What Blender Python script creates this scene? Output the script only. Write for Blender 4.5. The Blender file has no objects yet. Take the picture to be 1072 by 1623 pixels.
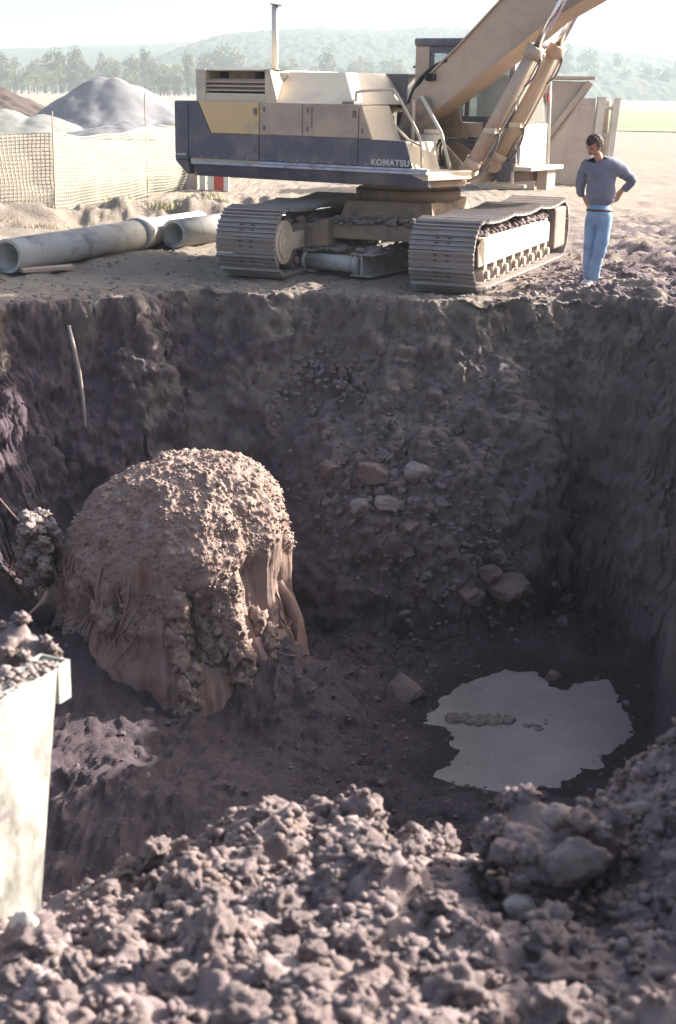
import bpy, bmesh, math, random
import numpy as np
from mathutils import Vector, Matrix
R = math.radians
rng = np.random.default_rng(7)
random.seed(7)
scene = bpy.context.scene
col = scene.collection

# ------------------------------------------------------------------ camera, sky, sun, exposure
CAM_PITCH, CAM_ROLL, CAM_H = 0.2875, 0.0161, 2.1413
cam_d = bpy.data.cameras.new('camera')
cam = bpy.data.objects.new('camera', cam_d); col.objects.link(cam)
cam.location = (0, 0, CAM_H)
cp, sp_ = math.cos(CAM_PITCH), math.sin(CAM_PITCH)
cF = Vector((0, cp, -sp_)); cU0 = Vector((0, sp_, cp)); cR0 = Vector((1, 0, 0))
cR = cR0 * math.cos(CAM_ROLL) + cU0 * math.sin(CAM_ROLL)
cU = cU0 * math.cos(CAM_ROLL) - cR0 * math.sin(CAM_ROLL)
cam.matrix_world = Matrix(((cR.x, cU.x, -cF.x, 0), (cR.y, cU.y, -cF.y, 0), (cR.z, cU.z, -cF.z, CAM_H), (0, 0, 0, 1)))
cam_d.sensor_fit = 'VERTICAL'; cam_d.sensor_height = 36.0; cam_d.lens = 50.0
cam_d.clip_start = 0.05; cam_d.clip_end = 12000
cam_d.dof.use_dof = True; cam_d.dof.focus_distance = 15.5; cam_d.dof.aperture_fstop = 5.0
scene.camera = cam

SUN_AZ, SUN_EL = R(29), R(26)          # azimuth counted from +X towards +Y
world = bpy.data.worlds.new('World'); scene.world = world
world.use_nodes = True
wn = world.node_tree.nodes; wl = world.node_tree.links
sky = wn.new('ShaderNodeTexSky'); sky.sky_type = 'NISHITA'; sky.sun_disc = False
sky.sun_elevation = SUN_EL; sky.sun_rotation = R(90) - SUN_AZ
sky.air_density = 1.0; sky.dust_density = 9.0; sky.ozone_density = 1.0; sky.altitude = 100
wn['Background'].inputs['Strength'].default_value = 0.095
wl.new(sky.outputs['Color'], wn['Background'].inputs['Color'])
sun_d = bpy.data.lights.new('sun', 'SUN'); sun_d.energy = 5.0; sun_d.angle = R(0.6); sun_d.color = (1.0, 0.93, 0.80)
sun = bpy.data.objects.new('sun', sun_d); col.objects.link(sun)
sdir = Vector((math.cos(SUN_AZ) * math.cos(SUN_EL), math.sin(SUN_AZ) * math.cos(SUN_EL), math.sin(SUN_EL)))
sun.rotation_euler = sdir.to_track_quat('Z', 'Y').to_euler(); sun.location = (20, 12, 30)
scene.view_settings.view_transform = 'Standard'; scene.view_settings.look = 'None'
scene.view_settings.exposure = 2.1; scene.view_settings.gamma = 1.0; scene.view_settings.use_curve_mapping = False
scene.cycles.use_denoising = True
scene.cycles.max_bounces = 8; scene.cycles.transparent_max_bounces = 16
scene.cycles.caustics_reflective = False; scene.cycles.caustics_refractive = False

# ------------------------------------------------------------------ helpers
PERM = np.random.default_rng(11).permutation(256).astype(np.int64); PERM = np.concatenate([PERM, PERM, PERM])
GRAD = np.random.default_rng(12).normal(size=(256, 3)); GRAD /= np.linalg.norm(GRAD, axis=1)[:, None]

def perlin(x, y, z):
    x, y, z = np.broadcast_arrays(np.asarray(x, float), np.asarray(y, float), np.asarray(z, float))
    xi, yi, zi = np.floor(x).astype(np.int64), np.floor(y).astype(np.int64), np.floor(z).astype(np.int64)
    xf, yf, zf = x - xi, y - yi, z - zi
    u, v, w = (t * t * t * (t * (t * 6 - 15) + 10) for t in (xf, yf, zf))
    xi &= 255; yi &= 255; zi &= 255
    out = 0
    for dx in (0, 1):
        wx = u if dx else 1 - u
        for dy in (0, 1):
            wy = v if dy else 1 - v
            for dz in (0, 1):
                wz = w if dz else 1 - w
                g = GRAD[PERM[PERM[PERM[(xi + dx) & 255] + ((yi + dy) & 255)] + ((zi + dz) & 255)]]
                out = out + wx * wy * wz * (g[..., 0] * (xf - dx) + g[..., 1] * (yf - dy) + g[..., 2] * (zf - dz))
    return out * 1.5

def fbm(x, y, z, octaves=4, gain=0.5):
    a, f, s = 1.0, 1.0, 0
    for k in range(octaves):
        s = s + a * perlin(x * f + 17.3 * k, y * f - 9.1 * k, z * f + 4.7 * k); a *= gain; f *= 2.03
    return s

def sstep(a, b, x):
    t = np.clip((x - a) / (b - a), 0, 1); return t * t * (3 - 2 * t)

def node(nt, kind, **kw):
    n = nt.nodes.new(kind)
    for k, v in kw.items(): setattr(n, k, v)
    return n

def material(name, base, second=None, scale=3.0, rough=0.8, metal=0.0, bump=0.0, bump_scale=40.0, stretch=(1, 1, 1), contrast=(0.35, 0.65),
             dirt=None, dirt_amount=0.5, dirt_scale=2.0, spec=0.3):
    """Principled material: two colours mixed by noise, a dirt colour in patches, fine bump."""
    m = bpy.data.materials.new(name); m.use_nodes = True
    nt = m.node_tree; L = nt.links; b = nt.nodes['Principled BSDF']
    b.inputs['Roughness'].default_value = rough; b.inputs['Metallic'].default_value = metal
    b.inputs['Specular IOR Level'].default_value = spec
    tc = node(nt, 'ShaderNodeTexCoord'); mp = node(nt, 'ShaderNodeMapping'); mp.inputs['Scale'].default_value = stretch
    L.new(tc.outputs['Object'], mp.inputs['Vector'])
    second = second or tuple(c * 0.8 for c in base)
    n1 = node(nt, 'ShaderNodeTexNoise'); n1.inputs['Scale'].default_value = scale; n1.inputs['Detail'].default_value = 8; n1.inputs['Roughness'].default_value = 0.65
    L.new(mp.outputs['Vector'], n1.inputs['Vector'])
    r1 = node(nt, 'ShaderNodeValToRGB'); r1.color_ramp.elements[0].position = contrast[0]; r1.color_ramp.elements[1].position = contrast[1]
    r1.color_ramp.elements[0].color = (*base, 1); r1.color_ramp.elements[1].color = (*second, 1)
    L.new(n1.outputs['Fac'], r1.inputs['Fac'])
    out = r1.outputs['Color']
    if dirt:
        n2 = node(nt, 'ShaderNodeTexNoise'); n2.inputs['Scale'].default_value = dirt_scale; n2.inputs['Detail'].default_value = 10; n2.inputs['Roughness'].default_value = 0.7
        L.new(mp.outputs['Vector'], n2.inputs['Vector'])
        r2 = node(nt, 'ShaderNodeValToRGB'); r2.color_ramp.elements[0].position = 0.62 - 0.3 * dirt_amount; r2.color_ramp.elements[1].position = 0.80 - 0.3 * dirt_amount
        L.new(n2.outputs['Fac'], r2.inputs['Fac'])
        mx = node(nt, 'ShaderNodeMix', data_type='RGBA'); L.new(r2.outputs['Color'], mx.inputs[0]); L.new(out, mx.inputs[6]); mx.inputs[7].default_value = (*dirt, 1)
        out = mx.outputs[2]
    L.new(out, b.inputs['Base Color'])
    if bump:
        n3 = node(nt, 'ShaderNodeTexNoise'); n3.inputs['Scale'].default_value = bump_scale; n3.inputs['Detail'].default_value = 6; n3.inputs['Roughness'].default_value = 0.7
        L.new(mp.outputs['Vector'], n3.inputs['Vector'])
        bp = node(nt, 'ShaderNodeBump'); bp.inputs['Strength'].default_value = bump; bp.inputs['Distance'].default_value = 0.02
        L.new(n3.outputs['Fac'], bp.inputs['Height']); L.new(bp.outputs['Normal'], b.inputs['Normal'])
    return m

def link(name, me, parent=None, rot=None, loc=None):
    o = bpy.data.objects.new(name, me); col.objects.link(o)
    if parent: o.parent = parent
    if rot is not None: o.rotation_euler = (0, 0, rot)
    if loc is not None: o.location = loc
    return o

def tag(o, label, cat, group=None):
    o['label'] = label; o['category'] = cat
    if group: o['group'] = group
    return o

def empty(name, loc, label, cat, group=None, rot=0):
    o = bpy.data.objects.new(name, None); col.objects.link(o); o.location = loc; o.rotation_euler = (0, 0, rot); o.empty_display_size = 0.2
    return tag(o, label, cat, group)

def grid_mesh(name, V, F, mats, smooth=True):
    """Fast mesh from numpy arrays: V (n,3), F (m,4) or (m,3)."""
    me = bpy.data.meshes.new(name); V = np.ascontiguousarray(V, dtype=np.float32); F = np.ascontiguousarray(F, dtype=np.int32)
    k = F.shape[1]
    me.vertices.add(len(V)); me.vertices.foreach_set('co', V.ravel())
    me.loops.add(F.size); me.loops.foreach_set('vertex_index', F.ravel())
    me.polygons.add(len(F)); me.polygons.foreach_set('loop_start', np.arange(0, F.size, k, dtype=np.int32))
    me.polygons.foreach_set('use_smooth', np.full(len(F), smooth))
    for m in (mats if isinstance(mats, (list, tuple)) else [mats]): me.materials.append(m)
    me.update(calc_edges=True); me.validate()
    return me

class MB:
    """Collects boxes, prisms and tubes for ONE mesh."""
    def __init__(s): s.v, s.f, s.m, s.sm = [], [], [], []
    def add(s, vs, fs, mi=0, smooth=False):
        o = len(s.v); s.v += [tuple(v) for v in vs]
        for f in fs: s.f.append(tuple(i + o for i in f)); s.m.append(mi); s.sm.append(smooth)
        return s
    def box(s, x0, x1, y0, y1, z0, z1, mi=0):
        return s.add([(x0, y0, z0), (x1, y0, z0), (x1, y1, z0), (x0, y1, z0), (x0, y0, z1), (x1, y0, z1), (x1, y1, z1), (x0, y1, z1)],
                     [(3, 2, 1, 0), (4, 5, 6, 7), (0, 1, 5, 4), (1, 2, 6, 5), (2, 3, 7, 6), (3, 0, 4, 7)], mi)
    def hexa(s, p, mi=0):      # 8 points: bottom ring 4, top ring 4
        return s.add(p, [(3, 2, 1, 0), (4, 5, 6, 7), (0, 1, 5, 4), (1, 2, 6, 5), (2, 3, 7, 6), (3, 0, 4, 7)], mi)
    def prism_y(s, prof, y0, y1, mi=0):   # profile of (x,z) extruded along y
        n = len(prof)
        return s.add([(x, y0, z) for x, z in prof] + [(x, y1, z) for x, z in prof],
                     [tuple(range(n)), tuple(range(2 * n - 1, n - 1, -1))] + [(i, n + i, n + (i + 1) % n, (i + 1) % n) for i in range(n)], mi)
    def prism_z(s, prof, z0, z1, mi=0):
        n = len(prof)
        return s.add([(x, y, z0) for x, y in prof] + [(x, y, z1) for x, y in prof],
                     [tuple(range(n - 1, -1, -1)), tuple(range(n, 2 * n))] + [(i, (i + 1) % n, n + (i + 1) % n, n + i) for i in range(n)], mi)
    def tube(s, pts, r, n=12, mi=0, cap=True, smooth=True):
        pts = [Vector(p) for p in pts]; k = len(pts); rs = r if isinstance(r, (list, tuple)) else [r] * k
        vs = []; up = None
        for i, p in enumerate(pts):
            t = (pts[min(i + 1, k - 1)] - pts[max(i - 1, 0)]).normalized()
            if up is None: up = t.orthogonal().normalized()
            a = (up - t * up.dot(t)).normalized(); up = a; b = t.cross(a)
            for j in range(n):
                th = 2 * math.pi * j / n; vs.append(p + (a * math.cos(th) + b * math.sin(th)) * rs[i])
        fs = [(i * n + j, i * n + (j + 1) % n, (i + 1) * n + (j + 1) % n, (i + 1) * n + j) for i in range(k - 1) for j in range(n)]
        s.add(vs, fs, mi, smooth)
        if cap:
            o = len(s.v) - k * n
            s.f += [tuple(o + j for j in range(n - 1, -1, -1)), tuple(o + (k - 1) * n + j for j in range(n))]; s.m += [mi, mi]; s.sm += [False, False]
        return s
    def hose(s, pts, r, n=8):     # smooth curve through the points
        P = [Vector(p) for p in pts]; P = [P[0] * 2 - P[1]] + P + [P[-1] * 2 - P[-2]]; out = []
        for i in range(1, len(P) - 2):
            for k in range(6):
                t = k / 6; a, b_, c, d = P[i - 1], P[i], P[i + 1], P[i + 2]
                out.append(.5 * ((2 * b_) + (c - a) * t + (2 * a - 5 * b_ + 4 * c - d) * t * t + (3 * b_ - a - 3 * c + d) * t ** 3))
        return s.tube(out + [P[-2]], r, n)
    def ring(s, p0, p1, ro, ri, n=48, mi=0):    # hollow pipe
        p0, p1 = Vector(p0), Vector(p1); t = (p1 - p0).normalized(); a = t.orthogonal().normalized(); b = t.cross(a); vs = []
        for p, r in ((p0, ro), (p1, ro), (p1, ri), (p0, ri)):
            for j in range(n):
                th = 2 * math.pi * j / n; vs.append(p + (a * math.cos(th) + b * math.sin(th)) * r)
        o = len(s.v); s.v += [tuple(v) for v in vs]
        for q in range(4):
            for j in range(n):
                s.f.append((o + q * n + j, o + q * n + (j + 1) % n, o + ((q + 1) % 4) * n + (j + 1) % n, o + ((q + 1) % 4) * n + j)); s.m.append(mi); s.sm.append(q in (0, 2))
        return s
    def build(s, name, mats, parent=None, rot=None, loc=None, bevel=0):
        me = bpy.data.meshes.new(name); me.from_pydata(s.v, [], s.f)
        for m in (mats if isinstance(mats, (list, tuple)) else [mats]): me.materials.append(m)
        me.polygons.foreach_set('material_index', s.m); me.polygons.foreach_set('use_smooth', s.sm)
        bm = bmesh.new(); bm.from_mesh(me); bmesh.ops.recalc_face_normals(bm, faces=bm.faces); bm.to_mesh(me); bm.free()
        me.update()
        o = link(name, me, parent, rot, loc)
        if bevel:
            b = o.modifiers.new('bevel', 'BEVEL'); b.width = bevel; b.segments = 2; b.limit_method = 'ANGLE'; b.angle_limit = R(35)
        return o

def lump(seed, r=1.0, sub=2, rough=0.35, flat=(1, 1, 1), freq=1.3, facet=0.0):
    """Vertices and faces of an irregular clod or stone of mean radius r."""
    bm = bmesh.new(); bmesh.ops.create_icosphere(bm, subdivisions=sub, radius=1.0)
    V = np.array([v.co[:] for v in bm.verts]); F = np.array([[v.index for v in f.verts] for f in bm.faces]); bm.free()
    s = seed * 13.7
    if facet:     # cut flat facets
        g = np.random.default_rng(seed); 
        for _ in range(16):
            d = g.normal(size=3); d /= np.linalg.norm(d); c = g.uniform(0.5, 0.85); q = V @ d
            V = V - np.outer(np.maximum(q - c, 0) * facet, d)
    n = fbm(V[:, 0] * freq + s, V[:, 1] * freq - s, V[:, 2] * freq + s * 0.3, 4, 0.55)
    V = V * (1 + rough * n)[:, None] * np.array(flat) * r
    return V, F

def face(px, py):
    f = 2254.0
    return (cF + cR * ((px - 536) / f) + cU * ((811.5 - py) / f)).normalized()
CAMP = Vector((0, 0, CAM_H))

# ------------------------------------------------------------------ materials
SOIL_DRY, SOIL_DRY2 = (0.26, 0.225, 0.195), (0.205, 0.17, 0.155)
SOIL_WET, SOIL_WET2 = (0.102, 0.072, 0.095), (0.150, 0.114, 0.141)
SPOIL, SPOIL2 = (0.170, 0.132, 0.140), (0.25, 0.205, 0.212)
M = {}
M['spoil'] = material('spoil', SPOIL, SPOIL2, 2.2, 0.95, bump=0.6, bump_scale=60, dirt=(0.14, 0.105, 0.10), dirt_amount=0.5, dirt_scale=5)
M['spoil_dark'] = material('spoil_dark', (0.14, 0.11, 0.11), (0.2, 0.16, 0.155), 3, 0.9, bump=0.6, bump_scale=50)
M['stone'] = material('stone', (0.24, 0.205, 0.205), (0.17, 0.14, 0.145), 4, 0.9, bump=0.4, bump_scale=30, dirt=(0.17, 0.135, 0.13), dirt_amount=0.6)
M['stone_red'] = material('stone_red', (0.115, 0.08, 0.08), (0.15, 0.11, 0.108), 4, 0.9, bump=0.4, bump_scale=30)
M['stone_pale'] = material('stone_pale', (0.44, 0.41, 0.385), (0.33, 0.30, 0.29), 3, 0.85, bump=0.3, dirt=(0.25, 0.2, 0.19), dirt_amount=0.55, dirt_scale=3)

M['rubble_lump'] = material('rubble_lump', (0.125, 0.095, 0.110), (0.21, 0.17, 0.185), 1.4, 0.95, bump=.5, bump_scale=25, contrast=(.4, .7))
def earth_material():
    m = bpy.data.materials.new('earth'); m.use_nodes = True; nt = m.node_tree; L = nt.links; b = nt.nodes['Principled BSDF']
    b.inputs['Roughness'].default_value = 0.95; b.inputs['Specular IOR Level'].default_value = 0.2
    geo = node(nt, 'ShaderNodeNewGeometry'); at = node(nt, 'ShaderNodeAttribute', attribute_name='moist_and_shade')
    def noise(scale, detail=8, rough=0.65, stretch=None):
        n = node(nt, 'ShaderNodeTexNoise'); n.inputs['Scale'].default_value = scale; n.inputs['Detail'].default_value = detail; n.inputs['Roughness'].default_value = rough
        if stretch:
            mp = node(nt, 'ShaderNodeMapping'); mp.inputs['Scale'].default_value = stretch; L.new(geo.outputs['Position'], mp.inputs['Vector']); L.new(mp.outputs['Vector'], n.inputs['Vector'])
        else: L.new(geo.outputs['Position'], n.inputs['Vector'])
        return n.outputs['Fac']
    def ramp(fac, c0, c1, p0=0.35, p1=0.65):
        r = node(nt, 'ShaderNodeValToRGB'); r.color_ramp.elements[0].position = p0; r.color_ramp.elements[1].position = p1
        r.color_ramp.elements[0].color = (*c0, 1); r.color_ramp.elements[1].color = (*c1, 1); L.new(fac, r.inputs['Fac']); return r.outputs['Color']
    def mix(fac, a, c):
        x = node(nt, 'ShaderNodeMix', data_type='RGBA'); L.new(fac, x.inputs[0]); L.new(a, x.inputs[6]); L.new(c, x.inputs[7]); return x.outputs[2]
    dry = ramp(noise(1.3), SOIL_DRY, SOIL_DRY2); wet = ramp(noise(2.1), SOIL_WET, SOIL_WET2, 0.36, 0.68)
    dry = mix(ramp(noise(0.55, 9, 0.75, (1, 2.2, 1)), (0, 0, 0), (.8, .8, .8), 0.52, 0.70), dry, ramp(noise(5), (0.20, 0.155, 0.14), (0.28, 0.22, 0.20)))
    dry = mix(ramp(noise(0.35, 4), (0, 0, 0), (1, 1, 1), 0.5, 0.7), dry, ramp(noise(7), (0.29, 0.255, 0.215), (0.22, 0.185, 0.16)))
    # clay streaks and pale gravelly patches in the cut face
    pale = ramp(noise(14, 6, 0.8), (0.14, 0.108, 0.118), (0.25, 0.21, 0.22), 0.45, 0.7)
    wet = mix(ramp(noise(0.9, 6, 0.7, (1, 1, 2.0)), (0, 0, 0), (0.75, 0.75, 0.75), 0.56, 0.74), wet, pale)
    sub = node(nt, 'ShaderNodeMath', operation='SUBTRACT', use_clamp=True); L.new(at.outputs['Fac'], sub.inputs[0]); sub.inputs[1].default_value = 1.0
    soaked_and_shade = node(nt, 'ShaderNodeMix', data_type='RGBA'); L.new(sub.outputs[0], soaked_and_shade.inputs[0]); L.new(mix(at.outputs['Fac'], dry, wet), soaked_and_shade.inputs[6]); soaked_and_shade.inputs[7].default_value = (0.040, 0.029, 0.036, 1)
    L.new(soaked_and_shade.outputs[2], b.inputs['Base Color'])
    rr = node(nt, 'ShaderNodeMapRange'); L.new(sub.outputs[0], rr.inputs[0]); rr.inputs[3].default_value = 0.95; rr.inputs[4].default_value = 0.45; L.new(rr.outputs[0], b.inputs['Roughness'])
    bp = node(nt, 'ShaderNodeBump'); bp.inputs['Strength'].default_value = 1.0; bp.inputs['Distance'].default_value = 0.04
    L.new(noise(26, 8, 0.75), bp.inputs['Height']); L.new(bp.outputs['Normal'], b.inputs['Normal'])
    return m
M['earth'] = earth_material()

M['blue'] = material('dark_blue_paint', (0.080, 0.082, 0.120), (0.100, 0.100, 0.138), 1.2, 0.5, dirt=(0.19, 0.165, 0.17), dirt_amount=0.48, dirt_scale=2.5, spec=0.4)
M['yellow'] = material('yellow_paint', (0.66, 0.47, 0.24), (0.60, 0.43, 0.24), 1.5, 0.55, dirt=(0.42, 0.34, 0.27), dirt_amount=0.35, spec=0.35)
M['tan'] = material('dusty_tan_paint', (0.50, 0.385, 0.30), (0.43, 0.34, 0.275), 1.3, 0.65, dirt=(0.36, 0.285, 0.235), dirt_amount=0.5, spec=0.3)
M['cream'] = material('pale_dusty_paint', (0.62, 0.53, 0.41), (0.54, 0.46, 0.37), 1.3, 0.65, dirt=(0.42, 0.36, 0.31), dirt_amount=0.4, spec=0.3)
M['orange'] = material('ochre_paint', (0.48, 0.355, 0.255), (0.42, 0.325, 0.25), 1.5, 0.55, dirt=(0.40, 0.31, 0.25), dirt_amount=0.4)
M['edge'] = material('worn_light_metal', (0.50, 0.52, 0.58), (0.36, 0.37, 0.43), 6, 0.4, dirt=(0.2, 0.18, 0.2), dirt_amount=0.35, dirt_scale=5)
M['black'] = material('dark_rubber', (0.03, 0.028, 0.034), (0.05, 0.046, 0.05), 4, 0.7)
M['greybox'] = material('grey_box_paint', (0.15, 0.13, 0.14), (0.19, 0.165, 0.17), 3, 0.6)
M['chrome'] = material('chrome', (0.75, 0.78, 0.82), (0.6, 0.62, 0.66), 3, 0.16, metal=1.0)
M['shoe'] = material('track_steel', (0.30, 0.28, 0.29), (0.21, 0.195, 0.205), 4, 0.55, metal=0.25, bump=0.25, bump_scale=25, dirt=(0.27, 0.22, 0.205), dirt_amount=0.55, dirt_scale=5)
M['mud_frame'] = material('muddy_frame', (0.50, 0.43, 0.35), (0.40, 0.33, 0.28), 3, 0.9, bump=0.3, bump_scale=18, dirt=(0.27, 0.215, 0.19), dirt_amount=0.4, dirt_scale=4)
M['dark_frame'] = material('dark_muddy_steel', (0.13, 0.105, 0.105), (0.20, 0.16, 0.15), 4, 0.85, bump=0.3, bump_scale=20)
M['undertan'] = material('muddy_tan_underside', (0.36, 0.255, 0.18), (0.24, 0.18, 0.14), 2.2, 0.8, bump=0.2, dirt=(0.15, 0.12, 0.11), dirt_amount=0.5, dirt_scale=3)
M['steel_plate'] = material('pale_painted_steel', (0.34, 0.35, 0.335), (0.26, 0.265, 0.255), 3.5, 0.6, bump=0.15, bump_scale=14, dirt=(0.10, 0.088, 0.088), dirt_amount=0.55, dirt_scale=5, stretch=(1, 1, .6))
M['concrete'] = material('pipe_concrete', (0.44, 0.44, 0.43), (0.36, 0.35, 0.35), 1.6, 0.8, bump=0.15, dirt=(0.15, 0.14, 0.15), dirt_amount=0.36, dirt_scale=2.2, stretch=(1, 1, 1))
M['beam'] = material('beam_steel', (0.36, 0.34, 0.35), (0.27, 0.25, 0.26), 4, 0.6, bump=0.2, dirt=(0.24, 0.2, 0.19), dirt_amount=0.5, dirt_scale=5)
M['panel_grey'] = material('dusty_panel', (0.45, 0.40, 0.37), (0.39, 0.345, 0.325), 0.8, 0.8, dirt=(0.30, 0.26, 0.24), dirt_amount=0.4, dirt_scale=1.2)
M['panel_tan'] = material('dusty_panel_tan', (0.46, 0.375, 0.30), (0.38, 0.30, 0.25), 0.8, 0.8, dirt=(0.30, 0.24, 0.21), dirt_amount=0.4, dirt_scale=1.2)
M['white'] = material('white_paint', (0.58, 0.57, 0.53), (0.48, 0.465, 0.435), 2, 0.6)
M['red'] = material('red_paint', (0.42, 0.07, 0.06), (0.36, 0.08, 0.07), 2, 0.6)
M['gravel'] = material('grey_gravel', (0.19, 0.19, 0.21), (0.155, 0.155, 0.175), 2, 0.95, bump=0.5, bump_scale=10)
M['gravel_pale'] = material('pale_gravel', (0.22, 0.22, 0.215), (0.18, 0.18, 0.178), 2, 0.95, bump=0.5, bump_scale=10)
M['dark_heap'] = material('dark_topsoil', (0.05, 0.036, 0.036), (0.075, 0.055, 0.052), 0.8, 0.95, bump=0.6, bump_scale=6)
M['net'] = material('cream_netting', (0.42, 0.40, 0.31), (0.35, 0.33, 0.27), 2, 0.7)
M['wood'] = material('weathered_wood', (0.36, 0.29, 0.23), (0.27, 0.215, 0.18), 3, 0.85, stretch=(1, 1, 0.15), bump=0.2)
M['stickwood'] = material('peeled_stick', (0.30, 0.25, 0.23), (0.22, 0.18, 0.17), 6, 0.8, bump=0.2)
M['stump_wood'] = material('stump_wood', (0.185, 0.105, 0.085), (0.27, 0.18, 0.15), 3.2, 0.85, stretch=(2.2, 2.2, 0.28), bump=0.7, bump_scale=16, dirt=(0.22, 0.16, 0.15), dirt_amount=0.75, dirt_scale=1.6)
M['root'] = material('root_fibre', (0.27, 0.20, 0.175), (0.20, 0.14, 0.125), 8, 0.9, bump=0.3)
M['root_dark'] = material('root_fibre_dark', (0.17, 0.115, 0.10), (0.26, 0.18, 0.15), 8, 0.9, bump=0.3)
M['cap'] = material('stump_soil', (0.195, 0.135, 0.120), (0.27, 0.205, 0.185), 4, 0.95, bump=0.6, bump_scale=30)
M['bark'] = material('far_bark', (0.12, 0.10, 0.085), (0.16, 0.14, 0.12), 3, 0.9)
M['leaf'] = material('far_leaf', (0.12, 0.15, 0.075), (0.18, 0.20, 0.10), 0.6, 0.8)
M['leaf_pale'] = material('pale_leaf', (0.25, 0.25, 0.15), (0.19, 0.20, 0.115), 0.6, 0.8)
M['leaf_dark'] = material('dark_leaf', (0.07, 0.10, 0.055), (0.10, 0.125, 0.07), 0.6, 0.8)
M['weed'] = material('weed_green', (0.24, 0.25, 0.14), (0.33, 0.31, 0.18), 2, 0.8)
M['forest'] = material('forest', (0.022, 0.036, 0.026), (0.036, 0.052, 0.036), 0.03, 0.9)
M['meadow'] = material('meadow', (0.115, 0.155, 0.085), (0.16, 0.185, 0.11), 0.06, 0.9)
M['reed'] = material('dry_field', (0.30, 0.26, 0.16), (0.25, 0.215, 0.135), 0.05, 0.9)
M['skin'] = material('skin', (0.46, 0.25, 0.18), (0.42, 0.22, 0.16), 8, 0.55)
M['sweater'] = material('blue_grey_knit', (0.17, 0.18, 0.245), (0.13, 0.14, 0.20), 7, 0.95, bump=0.4, bump_scale=30)
M['jeans'] = material('faded_denim', (0.225, 0.345, 0.52), (0.155, 0.25, 0.41), 5, 0.9, bump=0.4, bump_scale=25)
M['hair'] = material('dark_hair', (0.03, 0.02, 0.018), (0.05, 0.034, 0.028), 20, 0.6, bump=0.5, bump_scale=60)
M['leather'] = material('brown_leather', (0.09, 0.05, 0.035), (0.07, 0.04, 0.03), 8, 0.5)
M['shoe_white'] = material('white_trainer', (0.7, 0.68, 0.64), (0.55, 0.52, 0.48), 8, 0.7)

def glass_material():
    m = bpy.data.materials.new('cab_glass'); m.use_nodes = True; nt = m.node_tree; b = nt.nodes['Principled BSDF']
    b.inputs['Base Color'].default_value = (0.72, 0.80, 0.84, 1); b.inputs['Roughness'].default_value = 0.03
    tr = node(nt, 'ShaderNodeBsdfTransparent'); tr.inputs['Color'].default_value = (0.80, 0.86, 0.88, 1)
    gl = node(nt, 'ShaderNodeBsdfGlossy'); gl.inputs['Roughness'].default_value = 0.08; df = node(nt, 'ShaderNodeBsdfDiffuse'); df.inputs['Color'].default_value = (0.55, 0.57, 0.58, 1)
    fr = node(nt, 'ShaderNodeFresnel'); fr.inputs['IOR'].default_value = 1.5
    mx = node(nt, 'ShaderNodeMixShader'); mx2 = node(nt, 'ShaderNodeMixShader'); mx2.inputs[0].default_value = 0.22
    nt.links.new(tr.outputs[0], mx2.inputs[1]); nt.links.new(df.outputs[0], mx2.inputs[2])
    nt.links.new(fr.outputs[0], mx.inputs[0]); nt.links.new(mx2.outputs[0], mx.inputs[1]); nt.links.new(gl.outputs[0], mx.inputs[2])
    nt.links.new(mx.outputs[0], nt.nodes['Material Output'].inputs['Surface'])
    return m
M['glass'] = glass_material()

def water_material():
    m = bpy.data.materials.new('muddy_water'); m.use_nodes = True; nt = m.node_tree; L = nt.links; b = nt.nodes['Principled BSDF']
    tc = node(nt, 'ShaderNodeTexCoord'); n = node(nt, 'ShaderNodeTexNoise'); n.inputs['Scale'].default_value = 1.3; n.inputs['Detail'].default_value = 8
    L.new(tc.outputs['Object'], n.inputs['Vector'])
    r = node(nt, 'ShaderNodeValToRGB'); r.color_ramp.elements[0].position = 0.35; r.color_ramp.elements[1].position = 0.7
    r.color_ramp.elements[0].color = (0.215, 0.185, 0.18, 1); r.color_ramp.elements[1].color = (0.30, 0.265, 0.26, 1); L.new(n.outputs['Fac'], r.inputs['Fac'])
    # scum flecks
    v = node(nt, 'ShaderNodeTexNoise'); v.inputs['Scale'].default_value = 16; v.inputs['Detail'].default_value = 5; L.new(tc.outputs['Object'], v.inputs['Vector'])
    r2 = node(nt, 'ShaderNodeValToRGB'); r2.color_ramp.elements[0].position = 0.66; r2.color_ramp.elements[1].position = 0.74; L.new(v.outputs['Fac'], r2.inputs['Fac'])
    mx = node(nt, 'ShaderNodeMix', data_type='RGBA'); L.new(r2.outputs['Color'], mx.inputs[0]); L.new(r.outputs['Color'], mx.inputs[6]); mx.inputs[7].default_value = (0.38, 0.36, 0.39, 1)
    L.new(mx.outputs[2], b.inputs['Base Color']); b.inputs['Roughness'].default_value = 0.2; b.inputs['Specular IOR Level'].default_value = 0.5
    w = node(nt, 'ShaderNodeTexNoise'); w.inputs['Scale'].default_value = 5; bp = node(nt, 'ShaderNodeBump'); bp.inputs['Strength'].default_value = 0.05; bp.inputs['Distance'].default_value = 0.02
    L.new(tc.outputs['Object'], w.inputs['Vector']); L.new(w.outputs['Fac'], bp.inputs['Height']); L.new(bp.outputs['Normal'], b.inputs['Normal'])
    return m
M['water'] = water_material()

# ------------------------------------------------------------------ terrain
DEPTH = 3.3; WATER_Z = -3.22
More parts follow.
